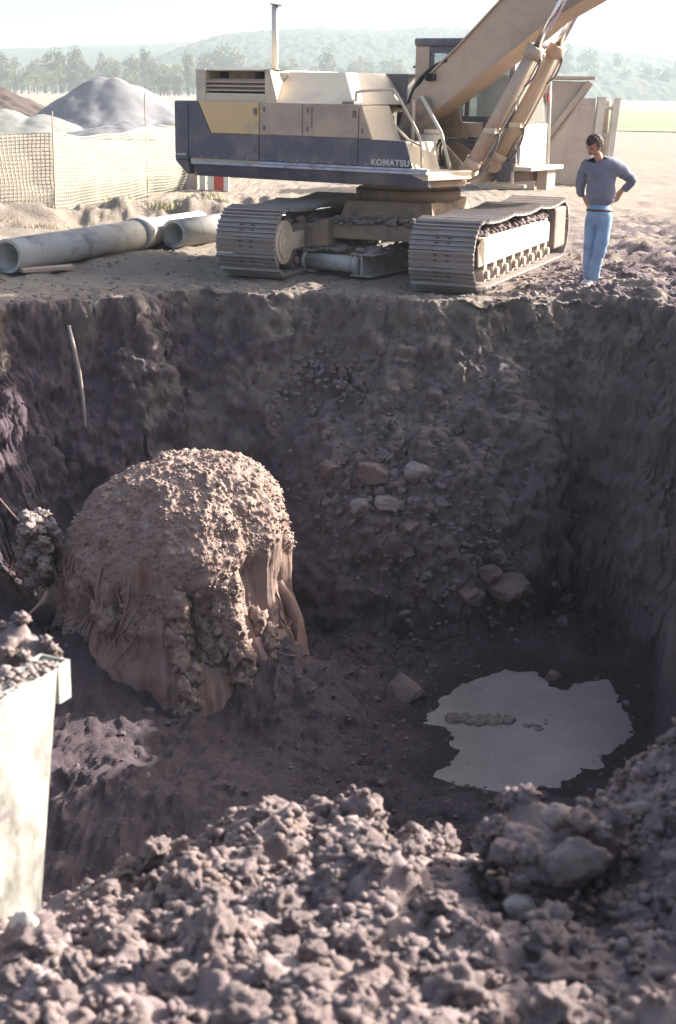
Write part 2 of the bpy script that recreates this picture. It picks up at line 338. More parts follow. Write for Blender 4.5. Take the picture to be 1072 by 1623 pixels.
# rim outline (x, y, horizontal run of the wall, profile exponent)
RIM = np.array([(-5.2, 2.9, .9, 1.0), (-5.6, 9.0, 1.1, 1.0), (-5.3, 13.0, .9, 1.1), (-3.49, 14.5, .9, 1.2), (-2.31, 15.15, .95, 1.2), (-1.58, 15.85, 1.5, 1.25), (-.65, 15.75, 1.9, 1.1),
                (.2, 15.5, 2.7, .85), (.9, 15.3, 3.0, .85), (1.5, 15.05, 2.5, .95), (2.0, 15.35, 1.4, 1.2), (2.5, 15.6, 1.0, 1.5), (3.13, 15.35, .95, 1.7), (3.62, 14.7, .85, 1.8),
                (3.55, 13.5, .8, 1.8), (3.6, 11.5, .8, 1.6), (3.6, 8.0, .9, 1.3), (3.5, 2.9, .9, 1.0)])
def rim_field(X, Y):
    """signed distance inside the pit outline (positive inside), run and exponent of the nearest wall."""
    best = np.full(X.shape, 1e9); run = np.zeros(X.shape); ex = np.zeros(X.shape); ws = np.zeros(X.shape); inside = np.zeros(X.shape, bool); n = len(RIM)
    for i in range(n):
        a, b = RIM[i], RIM[(i + 1) % n]; d = b[:2] - a[:2]
        t = np.clip(((X - a[0]) * d[0] + (Y - a[1]) * d[1]) / (d @ d), 0, 1)
        q = np.hypot(X - a[0] - t * d[0], Y - a[1] - t * d[1]); w = (q * q + .02) ** -2.5 * np.hypot(d[0], d[1]); ws += w
        best = np.minimum(best, q); run += w * (a[2] + t * (b[2] - a[2])); ex += w * (a[3] + t * (b[3] - a[3]))
        c = (a[1] > Y) != (b[1] > Y)
        with np.errstate(divide='ignore', invalid='ignore'):
            xx = (b[0] - a[0]) * (Y - a[1]) / (b[1] - a[1]) + a[0]
        inside ^= c & (X < xx)
    return np.where(inside, best, -best), run / ws, ex / ws

def to_level(px, py, z):
    d = face(px, py); k = (z - CAM_H) / d.z; return (d.x * k, d.y * k)
POOL = np.array([to_level(x, y, WATER_Z) for x, y in ((660, 1150), (672, 1138), (700, 1110), (715, 1095), (745, 1080), (800, 1063), (850, 1066), (870, 1086), (900, 1091), (930, 1080), (962, 1078), (975, 1090), (985, 1120), (1000, 1160),
                 (975, 1185), (950, 1195), (955, 1215), (930, 1222), (895, 1235), (875, 1250), (790, 1255), (740, 1245), (690, 1232), (718, 1205), (720, 1190), (700, 1150))])
def poly_field(X, Y, P):
    best = np.full(X.shape, 1e9); inside = np.zeros(X.shape, bool)
    for i in range(len(P)):
        a, b = P[i], P[(i + 1) % len(P)]; d = b - a; t = np.clip(((X - a[0]) * d[0] + (Y - a[1]) * d[1]) / (d @ d), 0, 1)
        best = np.minimum(best, np.hypot(X - a[0] - t * d[0], Y - a[1] - t * d[1])); c = (a[1] > Y) != (b[1] > Y)
        with np.errstate(divide='ignore', invalid='ignore'): xx = (b[0] - a[0]) * (Y - a[1]) / (b[1] - a[1]) + a[0]
        inside ^= c & (X < xx)
    return np.where(inside, best, -best)
def terrain(X, Y):
    wob = 0.27 * fbm(X * 0.9, Y * 0.9, 0.3, 3) + 0.09 * fbm(X * 3.1, Y * 3.1, 5.0, 2)
    d, run, ex = rim_field(X, Y)
    d = d + wob * sstep(3.0, 0.5, np.abs(d))
    t = np.clip(d / run, 0, 1)
    prof = t ** ex; prof = 0.93 * prof + 0.07 * sstep(0, 0.12, t)
    near = sstep(60, 20, np.hypot(X, Y - 12))
    # flat ground outside: pale dusty level left, churned right
    right = sstep(1.2, 3.0, X - 0.25 * (Y - 15)); churn = right * sstep(40, 17, Y)
    g = 0.03 * fbm(X * 0.7, Y * 0.7, 1.7, 4) * near
    rut = np.abs(perlin(X * 0.55 + 0.25 * Y, Y * 1.9, 3.1)); lum = fbm(X * 1.5, Y * 2.6, 7.7, 5, 0.6)
    g = g + churn * (0.13 * lum + 0.13 * (0.35 - rut)) + 0.035 * near * fbm(X * 4, Y * 4, 2.2, 3)
    lip = np.exp(-((d + 0.25) / 0.35) ** 2); g = g + lip * (0.05 * fbm(X * 3, Y * 3, 9.0, 4, 0.65) + 0.0)
    # low berm in front of the netting
    by = 22.6 + 0.5 * (X + 5); w = sstep(-9, -5.5, X) * sstep(0.5, -1.5, X)
    g = g + 0.42 * w * np.exp(-((Y - by) / 0.75) ** 2) * (1 + 0.5 * fbm(X * 1.3, Y * 1.3, 4.4, 3)) + w * 0.05 * fbm(X * 3, Y * 3, 4.0, 3) * np.exp(-((Y - by) / 1.2) ** 2)
    # far roughness
    g = g + 0.10 * sstep(30, 60, Y) * fbm(X * 0.11, Y * 0.11, 8.0, 3) * sstep(1200, 200, Y)
    floor = 0.10 * fbm(X * 1.1, Y * 1.1, 6.6, 4) + 0.05 * fbm(X * 4.5, Y * 4.5, 2.6, 5, 0.6)
    # floor: hollow for the pool, heaps round the stump
    pd = poly_field(X, Y, POOL) + .035 * fbm(X * 4, Y * 4, 3.3, 5, .65)
    poolz = np.where(pd > 0, -DEPTH - WATER_Z, -DEPTH - WATER_Z)
    heap = 0.62 * np.exp(-(((X + 2.35) / 0.75) ** 2 + ((Y - 11.4) / 0.8) ** 2)) + 0.55 * np.exp(-(((X + 0.5) / 0.6) ** 2 + ((Y - 11.6) / 0.6) ** 2)) \
        + 1.1 * np.exp(-(((X + 3.6) / 0.9) ** 2 + ((Y - 12.6) / 1.3) ** 2)) + 0.35 * np.exp(-(((X + 1.3) / 1.2) ** 2 + ((Y - 9.6) / 0.8) ** 2)) + .10 * np.exp(-(((X + 1.4) / 1.0) ** 2 + ((Y - 11.2) / .5) ** 2))
    floor = floor + heap * (1 + 0.14 * fbm(X * 2.2, Y * 2.2, 1.1, 5, 0.6))
    floor = floor + 0.12 * sstep(0.0, 0.8, -pd) + 0.10
    depth = -DEPTH + floor
    shore = WATER_Z - np.clip(pd * .30, -.10, .10); near_pool = sstep(-.7, -.1, pd)
    depth = depth * (1 - near_pool) + (shore + .012 * fbm(X * 6, Y * 6, 2.6, 5, .65)) * near_pool
    z = g * (1 - t) + depth * prof
    k = sstep(0.85, 1.0, t); z = z * (1 - k) + depth * k
    return z, d, t

def spaced(segs):
    out = []
    for a, b, s in segs:
        n = max(1, int(round((b - a) / s))); out += list(np.linspace(a, b, n, endpoint=False))
    return np.array(out + [segs[-1][1]])
xs = np.concatenate([-np.geomspace(5000, 7.0, 46)[:-1], spaced([(-7, -4.2, .1), (-4.2, 2.4, .020), (2.4, 3.75, .014), (3.75, 5.5, .05), (5.5, 9, .12)]), np.geomspace(9, 5000, 46)[1:]])
ys = np.concatenate([-np.geomspace(300, 2, 12), spaced([(-1.8, 2.6, .3), (2.6, 4.2, .08), (4.2, 9, .08), (9, 12.4, .035), (12.4, 16.1, .012), (16.1, 19, .035), (19, 27, .09), (27, 46, .3)]), np.geomspace(46, 6000, 60)[1:]])
GX, GY = np.meshgrid(xs, ys)
GZ, GD, GT = terrain(GX, GY)
P3 = np.stack([GX, GY, GZ], -1)
# push the cut faces in and out along their normals (clods, ledges, bucket-tooth grooves)
dzx = np.gradient(GZ, axis=1) / np.gradient(GX, axis=1); dzy = np.gradient(GZ, axis=0) / np.gradient(GY, axis=0)
N3 = np.stack([-dzx, -dzy, np.ones_like(GZ)], -1); N3 /= np.linalg.norm(N3, axis=-1)[..., None]
inpit = sstep(-0.25, 0.15, GD) * (GX > -7) * (GX < 9) * (1 - .85 * sstep(-.5, -.1, poly_field(GX, GY, POOL)))
sel = np.where(inpit > 0)
x_, y_, z_ = GX[sel], GY[sel], GZ[sel]
steep = 1 - N3[sel][:, 2]
disp = 0.10 * fbm(x_ * 1.1, y_ * 1.1, z_ * 1.5, 3) + 0.055 * fbm(x_ * 3.2, y_ * 3.2, z_ * 3.6, 3, 0.6) * (0.3 + .5 * steep) + 0.055 * fbm(x_ * 8, y_ * 8, z_ * 8, 3, 0.65) + .026 * fbm(x_ * 22, y_ * 22, z_ * 22, 3, .7)
talus = np.exp(-((x_ - 0.7) / 1.0) ** 2) * sstep(0, 0.2, GT[sel])
disp = disp * (.28 + .72 * sstep(.12, .45, steep)) * (1 - .25 * sstep(.9, 1.0, GT[sel]))
disp = disp + talus * (0.07 * fbm(x_ * 6, y_ * 6, z_ * 6, 3, 0.6) + 0.06 * np.maximum(perlin(x_ * 3, y_ * 3, z_ * 3), 0))
groove = sstep(1.7, 2.6, x_) * sstep(.35, .7, steep) * (0.05 * perlin(x_ * 5.5 + y_ * 5.5, z_ * 0.35, 2.0) + 0.02 * perlin(x_ * 14 + y_ * 14, z_ * 0.5, 7.0))
ledge = sstep(0.4, 0.8, steep) * (0.045 * perlin(x_ * 0.7, y_ * 0.7, z_ * 4.5) + .03 * perlin(x_ * 1.5, y_ * 1.5, z_ * 11) + .09 * np.minimum(0, perlin(x_ * .9 + 4, y_ * .9, z_ * .8) - .1))
P3[sel] += N3[sel] * ((disp + groove + ledge) * inpit[sel])[:, None]
# clods on the churned ground and along the lip
moist_and_shade = np.clip(sstep(-0.12, 0.22, GD + 0.25 * fbm(GX * 1.7, GY * 1.7, 0.2, 3)), 0, 1)
rightg = sstep(1.0, 3.0, GX - 0.2 * (GY - 15)) * sstep(34, 16.5, GY) * (GY > 13)
moist_and_shade = np.maximum(moist_and_shade, rightg * sstep(-0.12, 0.20, fbm(GX * .8, GY * 2.2, 5.5, 6, 0.7) + 0.34 * sstep(33, 18, GY) - .10) * 1.35)
for px_, py_, rr_ in ((-1.0, 15.7, .45), (-.75, 15.5, .3), (.45, 15.15, .4), (-1.8, 14.9, .25), (-1.25, 14.8, .3), (.9, 14.9, .35), (2.1, 15.1, .4), (2.8, 15.2, .3)):
    moist_and_shade = moist_and_shade * (1 - .9 * np.exp(-((GX - px_) ** 2 + (GY - py_) ** 2) / (1.35 * rr_) ** 2) * sstep(-.1, .5, fbm(GX * 2.6, GY * 2.6, GZ * 2.6, 4, .6) + .25))
moist_and_shade = moist_and_shade + .55 * sstep(.85, 1.0, GT) * (GD > 0)  # pit floor darker: wet mud, plus shade put into the colour
moist_and_shade = moist_and_shade * (1 - .30 * sstep(-1.6, .6, GX) * (GD > -.3) * sstep(-3.0, -2.2, GZ))
moist_and_shade = moist_and_shade * (1 - .26 * sstep(1.9, 3.0, GX) * (GD > -.3) * sstep(-3.1, -2.2, GZ)) 
moist_and_shade = moist_and_shade + .8 * sstep(-.45, -.02, poly_field(GX, GY, POOL) + .12 * fbm(GX * 3, GY * 3, 8.1, 3))
nx = len(xs); ny = len(ys)
idx = np.arange(nx * ny).reshape(ny, nx)
quads = np.stack([idx[:-1, :-1], idx[:-1, 1:], idx[1:, 1:], idx[1:, :-1]], -1).reshape(-1, 4)
fd_ = GD.ravel()[quads].mean(1) > 0.0
def sub_mesh(name, V, F, mats, att):
    used = np.unique(F); remap = np.full(len(V), -1); remap[used] = np.arange(len(used))
    me = grid_mesh(name, V[used], remap[F], mats)
    a = me.attributes.new('moist_and_shade', 'FLOAT', 'POINT'); a.data.foreach_set('value', att[used].astype(np.float32)); return me
VV = P3.reshape(-1, 3)
ground = link('ground', sub_mesh('ground', VV, quads[~fd_], M['earth'], moist_and_shade.ravel())); ground['kind'] = 'structure'
pit = link('excavation_pit', sub_mesh('excavation_pit', VV, quads[fd_], M['earth'], moist_and_shade.ravel())); pit['kind'] = 'structure'

def ground_z(x, y):
    z, _, _ = terrain(np.array([[float(x)]]), np.array([[float(y)]])); return float(z[0, 0])
def hit(px, py, t0=6.0, t1=40.0):
    """Where the view through a pixel of the photograph meets the displaced terrain."""
    d = face(px, py); ts = np.linspace(t0, t1, 1400)
    X = d.x * ts; Y = d.y * ts; Z = CAM_H + d.z * ts
    i = np.clip(np.searchsorted(xs, X), 0, nx - 1); j = np.clip(np.searchsorted(ys, Y), 0, ny - 1)
    under = np.where(Z < GZ[j, i])[0]
    k = under[0] if len(under) else len(ts) - 1
    return Vector((X[k], Y[k], Z[k]))

# muddy pool
me = grid_mesh('water', np.array([(0.2, 9.6, 0), (3.35, 9.6, 0), (3.35, 13.6, 0), (0.2, 13.6, 0)]), np.array([[0, 1, 2, 3]]), M['water'])
water = link('water', me, loc=(0, 0, WATER_Z)); water['kind'] = 'structure'

# green meadow and dry field beyond, on the right; pale stubble at left
def sheet(name, pts, mat, z):
    n = 90; (x0, y0), (x1, y1), (x2, y2), (x3, y3) = pts
    u, v = np.meshgrid(np.linspace(0, 1, n), np.linspace(0, 1, n))
    X = (1 - u) * (1 - v) * x0 + u * (1 - v) * x1 + u * v * x2 + (1 - u) * v * x3; Y = (1 - u) * (1 - v) * y0 + u * (1 - v) * y1 + u * v * y2 + (1 - u) * v * y3
    i = np.clip(np.searchsorted(xs, X) - 1, 0, nx - 2); j = np.clip(np.searchsorted(ys, Y) - 1, 0, ny - 2); a = (X - xs[i]) / (xs[i + 1] - xs[i]); b_ = (Y - ys[j]) / (ys[j + 1] - ys[j])
    Z = (GZ[j, i] * (1 - a) + GZ[j, i + 1] * a) * (1 - b_) + (GZ[j + 1, i] * (1 - a) + GZ[j + 1, i + 1] * a) * b_ + z
    i = np.arange(n * n).reshape(n, n); F = np.stack([i[:-1, :-1], i[:-1, 1:], i[1:, 1:], i[1:, :-1]], -1).reshape(-1, 4)
    o = link(name, grid_mesh(name, np.stack([X, Y, Z], -1).reshape(-1, 3), F, mat)); o['kind'] = 'structure'; return o
sheet('meadow', [(8, 92), (160, 96), (260, 205), (12, 205)], M['meadow'], 0.05)
sheet('dry_field', [(12, 205.3), (300, 205.3), (800, 720), (30, 720)], M['reed'], 0.07)

# ------------------------------------------------------------------ wooded hills
def hills(name, y0, prof, depth, seed, mat):
    """A wooded ridge: skyline heights from photograph pixels (px, py), built as a long rounded ridge at its own distance."""
    pr = np.array(prof, float); n = 800; m = 150
    px = np.linspace(pr[0, 0], pr[-1, 0], n); py = np.interp(px, pr[:, 0], pr[:, 1])
    X = np.zeros((m, n)); Y = X.copy(); Z = X.copy()
    hx = np.zeros(n); hz = np.zeros(n)
    for i in range(n):
        d = face(px[i], py[i]); k = y0 / d.y; hx[i] = d.x * k; hz[i] = CAM_H + d.z * k
    for j in range(m):
        s = j / (m - 1); yy = y0 - depth + depth * 1.6 * s; e = math.sin(min(1, s / 0.62) * math.pi / 2) if s < 0.62 else math.cos((s - 0.62) / 0.38 * math.pi / 2)
        X[j] = hx; Y[j] = yy; Z[j] = hz * max(e, 0) - 3
    Z += (.8 * fbm(X * 0.010, Y * 0.010, seed, 2, 0.6) + 1.5 * fbm(X * 0.10, Y * 0.10, seed + 3, 3, .7)) * (Z > 0)
    i = np.arange(n * m).reshape(m, n); F = np.stack([i[:-1, :-1], i[:-1, 1:], i[1:, 1:], i[1:, :-1]], -1).reshape(-1, 4)
    o = link(name, grid_mesh(name, np.stack([X, Y, Z], -1).reshape(-1, 3), F, mat)); o['kind'] = 'structure'; return o
hills('hills', 1500, [(-900, 92), (-300, 84), (0, 79), (140, 74), (260, 69), (345, 66), (480, 62), (700, 60), (890, 70), (1072, 77), (1400, 84), (2000, 96)], 700, 1.0, M['forest'])
hills('hills', 1150, [(240, 118), (290, 90), (318, 74), (345, 61), (380, 52), (440, 47), (500, 43), (560, 46), (620, 47), (665, 42), (720, 42), (760, 54), (800, 62), (860, 66), (900, 72), (1072, 92), (1300, 128)], 500, 5.0, M['forest'])

# ------------------------------------------------------------------ far trees
def tree_meshes(seed, h, w, slender, n_leaf=1500):
    g = np.random.default_rng(seed)
    mb = MB(); mb.tube([(0, 0, 0), (0.1 * g.normal(), 0, h * 0.45), (0.2 * g.normal(), 0.1, h * 0.9)], [0.05 * w + 0.12, 0.03 * w + 0.07, 0.03], 7)
    for _ in range(6):
        z = h * g.uniform(.3, .7); a = g.uniform(0, 6.3); l = w * g.uniform(.25, .45)
        mb.tube([(0, 0, z), (l * math.cos(a), l * math.sin(a), z + l * 0.9)], [0.06, 0.02], 5)
    V, F = [], []
    nc = 24
    cs = []
    for k in range(nc):
        s = g.uniform(0.12, 1.0); z = h * (0.22 + 0.74 * s); prof = math.sin(math.pi * min(1, (0.12 + 0.85 * s))) ** (0.7 if not slender else 0.6)
        r = w * 0.5 * prof; a = g.uniform(0, 6.3); q = r * math.sqrt(g.uniform(0, 1)) * 0.8
        cs.append((q * math.cos(a), q * math.sin(a), z, w * g.uniform(.14, .24)))
    for k in range(n_leaf):
        c = cs[g.integers(nc)]; d = g.normal(size=3); d /= np.linalg.norm(d); p = np.array(c[:3]) + d * c[3] * g.uniform(.5, 1.1) * np.array([1, 1, 1.3 if slender else .9])
        s = g.uniform(.12, .30) * (h / 10); a = g.normal(size=3); a /= np.linalg.norm(a); b = np.cross(a, g.normal(size=3)); b /= np.linalg.norm(b)
        o = len(V); V += [p - a * s, p + b * s * .6, p + a * s, p - b * s * .6]; F.append((o, o + 1, o + 2, o + 3))
    return mb, np.array(V), np.array(F)
kinds = []
for i, (h, w, sl, lm, what) in enumerate([(11, 4.2, True, 'leaf_pale', 'poplar'), (9.5, 5.5, False, 'leaf_pale', 'round'), (12, 6.5, False, 'leaf', 'bushy'), (8, 6.0, False, 'leaf_dark', 'dark'), (13, 4.6, True, 'leaf', 'poplar2')]):
    mb, V, F = tree_meshes(20 + i, h, w, sl)
    kinds.append((mb, grid_mesh('crown', V, F, M[lm], smooth=False), what, h))
TL = {'poplar': 'pale slender poplar standing in the hazy far tree line', 'round': 'pale rounded tree standing in the hazy far tree line', 'bushy': 'mid green bushy tree in the hazy far tree line',
      'dark': 'low dark green tree at the foot of the hazy far tree line', 'poplar2': 'tall green poplar standing in the hazy far tree line'}
trunk_cache = {}
def plant_tree(k, x, y, s):
    mb, crown, what, h = kinds[k]
    e = empty('broadleaf_tree' if 'poplar' not in what else 'poplar_tree', (x, y, -0.2), TL[what], 'tree', 'trees of the far tree line: ' + what.rstrip('2') + (' tall' if what.endswith('2') else ''), random.uniform(0, 6.28))
    e.scale = (s * random.uniform(.9, 1.15), s * random.uniform(.9, 1.15), s * random.uniform(.9, 1.1))
    if k not in trunk_cache:
        t = mb.build('trunk', M['bark'], e); trunk_cache[k] = t.data
    else: link('trunk', trunk_cache[k], e)
    link('crown', crown, e)
# (pixel x, distance, kind, scale)
tree_spots = []
for px in range(-60, 330, 9): tree_spots.append((px + random.uniform(-5, 5), random.uniform(330, 430), random.choice([0, 0, 1, 1, 2, 4]), random.uniform(.75, 1.1)))
for px in range(-60, 330, 12): tree_spots.append((px + random.uniform(-5, 5), random.uniform(300, 330), random.choice([3, 3, 1]), random.uniform(.45, .65)))
for px, k, s in ((330, 2, 1.2), (352, 2, 1.35), (374, 2, 1.25), (394, 3, 1.2), (318, 1, 1.1), (410, 1, 1.1)): tree_spots.append((px, 420, k, s))
for px in range(430, 680, 12): tree_spots.append((px + random.uniform(-6, 6), random.uniform(400, 480), random.choice([0, 1, 1, 2, 3]), random.uniform(.8, 1.25)))
for px in range(870, 1150, 10): tree_spots.append((px + random.uniform(-6, 6), random.uniform(490, 560), random.choice([0, 1, 2, 2, 4, 3]), random.uniform(1.0, 1.7)))
for px in range(890, 1150, 11): tree_spots.append((px, random.uniform(482, 490), 3, random.uniform(.55, .8)))
for px, y, k, s in tree_spots:
    y *= 1.5; s *= 1.28
    d = face(px, 150); plant_tree(k, d.x * y / d.y, y, s)

# ------------------------------------------------------------------ heaps of gravel and soil
def heap(name, label, cat, x, y, peaks, size, mat, seed, rough=0.06, group=None, res=70):
    """A heap: each peak (dx, dy, height, slope) is a cone with a rounded tip; the union is roughened."""
    n = res; u = np.linspace(-size[0], size[0], n); v = np.linspace(-size[1], size[1], n); X, Y = np.meshgrid(u, v); Z = np.full(X.shape, -0.6)
    for dx, dy, hh, sl in peaks:
        q = np.hypot(X - dx, Y - dy) * (1 + 0.12 * perlin(X * .5 + seed, Y * .5, dx)); Z = np.maximum(Z, hh - sl * (np.sqrt(q * q + 0.09) - 0.3))
    ang = np.arctan2(Y, X + 1.0); Z = Z + rough * fbm(X * 1.1 + seed, Y * 1.1, seed, 4, 0.6) - .10 * np.abs(perlin(np.cos(ang) * 5 + seed, np.sin(ang) * 5, seed)) * sstep(.2, 2.5, np.hypot(X, Y)) * (peaks[0][2] > 1.5)
    Z = np.maximum(Z, -0.6)
    i = np.arange(n * n).reshape(n, n); F = np.stack([i[:-1, :-1], i[:-1, 1:], i[1:, 1:], i[1:, :-1]], -1).reshape(-1, 4)
    keep = (Z.ravel()[F] > -0.59).any(1); F = F[keep]
    o = link(name, grid_mesh(name, np.stack([X, Y, Z], -1).reshape(-1, 3), F, mat), loc=(x, y, 0)); return tag(o, label, cat, group)
heap('gravel_pile', 'big grey gravel pile with a sharp crest behind the netting', 'gravel pile', -12.3, 81, [(-1.1, 0, 2.75, .62), (-.2, -.3, 2.7, .62), (0.9, .2, 2.3, .58), (2.2, .3, 1.65, .5), (3.4, .4, 1.2, .45), (-2.6, -.4, 1.3, .5), (-1.4, -2.2, 1.15, .45), (.6, -2.2, .9, .4)], (8, 6), M['gravel'], 3.0)
heap('gravel_pile', 'low pale gravel pile at the left edge before the dark heap', 'gravel pile', -14.6, 70, [(-1.5, 0, 1.1, .42), (0.3, -.3, .9, .4)], (5, 4), M['gravel_pale'], 8.0)
heap('gravel_pile', 'flat pale gravel pile in front of the big grey one', 'gravel pile', -9.6, 66, [(0, 0, .75, .25), (1.2, .2, .6, .25)], (4, 3), M['gravel'], 12.0)
heap('soil_heap', 'dark brown topsoil heap at the left edge far off', 'soil heap', -23.6, 101, [(-2, 0, 2.7, .45), (-.4, .2, 2.2, .45), (1.2, 0, 1.5, .5), (-4, 0, 2.9, .45)], (8, 6), M['dark_heap'], 5.0, 0.16)

# ------------------------------------------------------------------ excavator
EX = empty('excavator', (0.8237, 18.3842, 0), 'dusty yellow and dark blue tracked excavator standing at the pit edge', 'excavator')
UPR, UNR = -0.568, -0.3755
NEAR = -1.31
def up_part(mb, name, mats, bevel=0.008, parent=None): return mb.build(name, mats, parent or EX, UPR if parent is None else None, bevel=bevel)

# crawler tracks: local frame x to the right, y towards the far end
HT, TL_, SHW, PITCH = 0.80, 4.64, 0.75, 0.186
def track_path():
    r = HT / 2 - 0.035; s0, s1 = -TL_ / 2 + HT / 2, TL_ / 2 - HT / 2; pts = []
    for k in range(160): t = k / 160; pts.append((s0 + (s1 - s0) * t, 0.035))
    for k in range(60): a = -math.pi / 2 + math.pi * k / 60; pts.append((s1 + r * math.cos(a), HT / 2 + r * math.sin(a)))
    for k in range(160):
        t = k / 160; s = s1 + (s0 - s1) * t; sag = -0.04 * abs(math.sin(math.pi * t * 3)) ** 1.0 * (1 - 0.35 * t); pts.append((s, HT - 0.035 + sag))
    for k in range(60): a = math.pi / 2 + math.pi * k / 60; pts.append((s0 + r * math.cos(a), HT / 2 + r * math.sin(a)))
    P = np.array(pts + [pts[0]]); L = np.concatenate([[0], np.cumsum(np.hypot(*np.diff(P, axis=0).T))])
    n = int(round(L[-1] / PITCH)); out = []
    for k in range(n):
        q = L[-1] * k / n; a = np.array([np.interp(q, L, P[:, 0]), np.interp(q, L, P[:, 1])]); q2 = (q + 0.02) % L[-1]
        b = np.array([np.interp(q2, L, P[:, 0]), np.interp(q2, L, P[:, 1])]); d = b - a; out.append((a[0], a[1], math.atan2(d[1], d[0])))
    return out
shoe = MB(); hw = SHW / 2; e = 0.088
shoe.box(-hw, hw, -e, e, -0.012, 0.010)
for yy, hh in ((-0.082, 0.030), (-0.026, 0.026), (0.032, 0.026)):   # grousers on the outer side (-z here)
    shoe.hexa([(-hw, yy - .008, -.012 - hh), (hw, yy - .008, -.012 - hh), (hw, yy + .008, -.012 - hh), (-hw, yy + .008, -.012 - hh), (-hw, yy - .013, -.012), (hw, yy - .013, -.012), (hw, yy + .013, -.012), (-hw, yy + .013, -.012)])
for xx in (-.09, .05): shoe.box(xx, xx + .045, -.058, -.044, -.0165, -.011, 1); shoe.box(xx, xx + .045, .0, .014, -.0165, -.011, 1)
shoe.box(-.12, -.06, -.085, .085, .010, .055, 1); shoe.box(.06, .12, -.085, .085, .010, .055, 1)
shoe_me = None
PATH = track_path()
def track(side):
    global shoe_me
    x0 = side * 2.378 / 2; dz = 0.0 if side > 0 else 0.03
    mb = MB()
    prof = [(-1.98, .30), (-2.02, .44), (-1.92, .60), (1.30, .60), (1.52, .52), (1.50, .22), (1.20, .22), (1.12, .30)]
    mb.add([(x, y, z) for x in (-.20, .20) for y, z in prof], [tuple(range(8)), tuple(range(15, 7, -1))] + [(i, (i + 1) % 8, 8 + (i + 1) % 8, 8 + i) for i in range(8)])
    mb.add([(.30, y, z) for y, z in ((-1.9, .27), (-1.95, .50), (-1.75, .585), (1.2, .585), (1.42, .52), (1.42, .28))] + [(.315, y, z) for y, z in ((-1.9, .27), (-1.95, .50), (-1.75, .585), (1.2, .585), (1.42, .52), (1.42, .28))],
           [tuple(range(6)), tuple(range(11, 5, -1))] + [(i, (i + 1) % 6, 6 + (i + 1) % 6, 6 + i) for i in range(6)])
    mb.box(.20, .30, -1.85, 1.35, .56, .585); mb.box(-.31, -.20, -1.85, 1.35, .56, .585)
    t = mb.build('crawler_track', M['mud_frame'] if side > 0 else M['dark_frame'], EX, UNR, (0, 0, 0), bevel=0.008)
    er = Matrix.Rotation(UNR, 3, 'Z') @ Vector((x0, 0, dz)); t.location = er
    for (s, z, a) in PATH:
        if shoe_me is None:
            o = shoe.build('track_shoe', [M['shoe'], M['black']], t); shoe_me = o.data
        else: o = link('track_shoe', shoe_me, t)
        o.location = (0, s, z); o.rotation_euler = (a + random.uniform(-.02, .02), 0, 0)
    def wheel(name, s, z, r, w, mats, hub=None):
        b = MB(); b.tube([(-w, s, z), (w, s, z)], r, 28)
        b.tube([(-w - .02, s, z), (w + .02, s, z)], r * .62, 24)
        if hub: b.tube([(-w - .07, s, z), (w + .07, s, z)], r * .3, 16)
        return b.build(name, mats, t, bevel=0)
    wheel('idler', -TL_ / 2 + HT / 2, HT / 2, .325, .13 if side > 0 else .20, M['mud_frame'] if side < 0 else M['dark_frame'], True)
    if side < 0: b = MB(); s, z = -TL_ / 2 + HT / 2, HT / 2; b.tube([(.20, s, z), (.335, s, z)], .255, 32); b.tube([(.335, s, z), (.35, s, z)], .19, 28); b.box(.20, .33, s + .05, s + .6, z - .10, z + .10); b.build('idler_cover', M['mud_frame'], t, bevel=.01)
    b = MB(); s, z = TL_ / 2 - HT / 2, HT / 2
    b.tube([(-.05, s, z), (.05, s, z)], .31, 28); b.tube([(-.22, s, z), (.30, s, z)], .2, 20)
    for k in range(20):
        a = k * math.pi / 10; b.box(-.04, .04, s + .33 * math.cos(a) - .025, s + .33 * math.cos(a) + .025, z + .33 * math.sin(a) - .025, z + .33 * math.sin(a) + .025)
    b.build('sprocket', M['dark_frame'], t)
    b = MB(); b.box(.24, .37, 1.50, 2.12, .16, .70); b.build('sprocket_guard', M['dark_frame'], t, bevel=.03)
    for k in range(8):
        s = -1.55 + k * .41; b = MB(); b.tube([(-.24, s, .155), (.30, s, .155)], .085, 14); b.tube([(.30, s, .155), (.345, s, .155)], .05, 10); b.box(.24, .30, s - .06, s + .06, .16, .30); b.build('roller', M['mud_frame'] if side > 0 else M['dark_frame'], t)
    for s in (-.75, .75): b = MB(); b.tube([(-.16, s, .665), (.22, s, .665)], .055, 12); b.box(.08, .16, s - .05, s + .05, .58, .66); b.build('carrier_roller', M['dark_frame'], t)
    # dried mud along the frame
    V, F, o = [], [], 0; g = np.random.default_rng(50 + side)
    for k in range(150):
        v, f = lump(k + 900, g.uniform(.02, .06), 1, .5, (1, 1, .7)); v = v + np.array([g.uniform(.18, .30), g.uniform(-1.8, 1.35), .60 + g.uniform(-.01, .05)]); V.append(v); F.append(f + o); o += len(v)
    m_ = link('dried_mud', grid_mesh('dried_mud', np.concatenate(V), np.concatenate(F), M['spoil']), t); m_['kind'] = 'stuff'
    return t
track(1); track(-1)

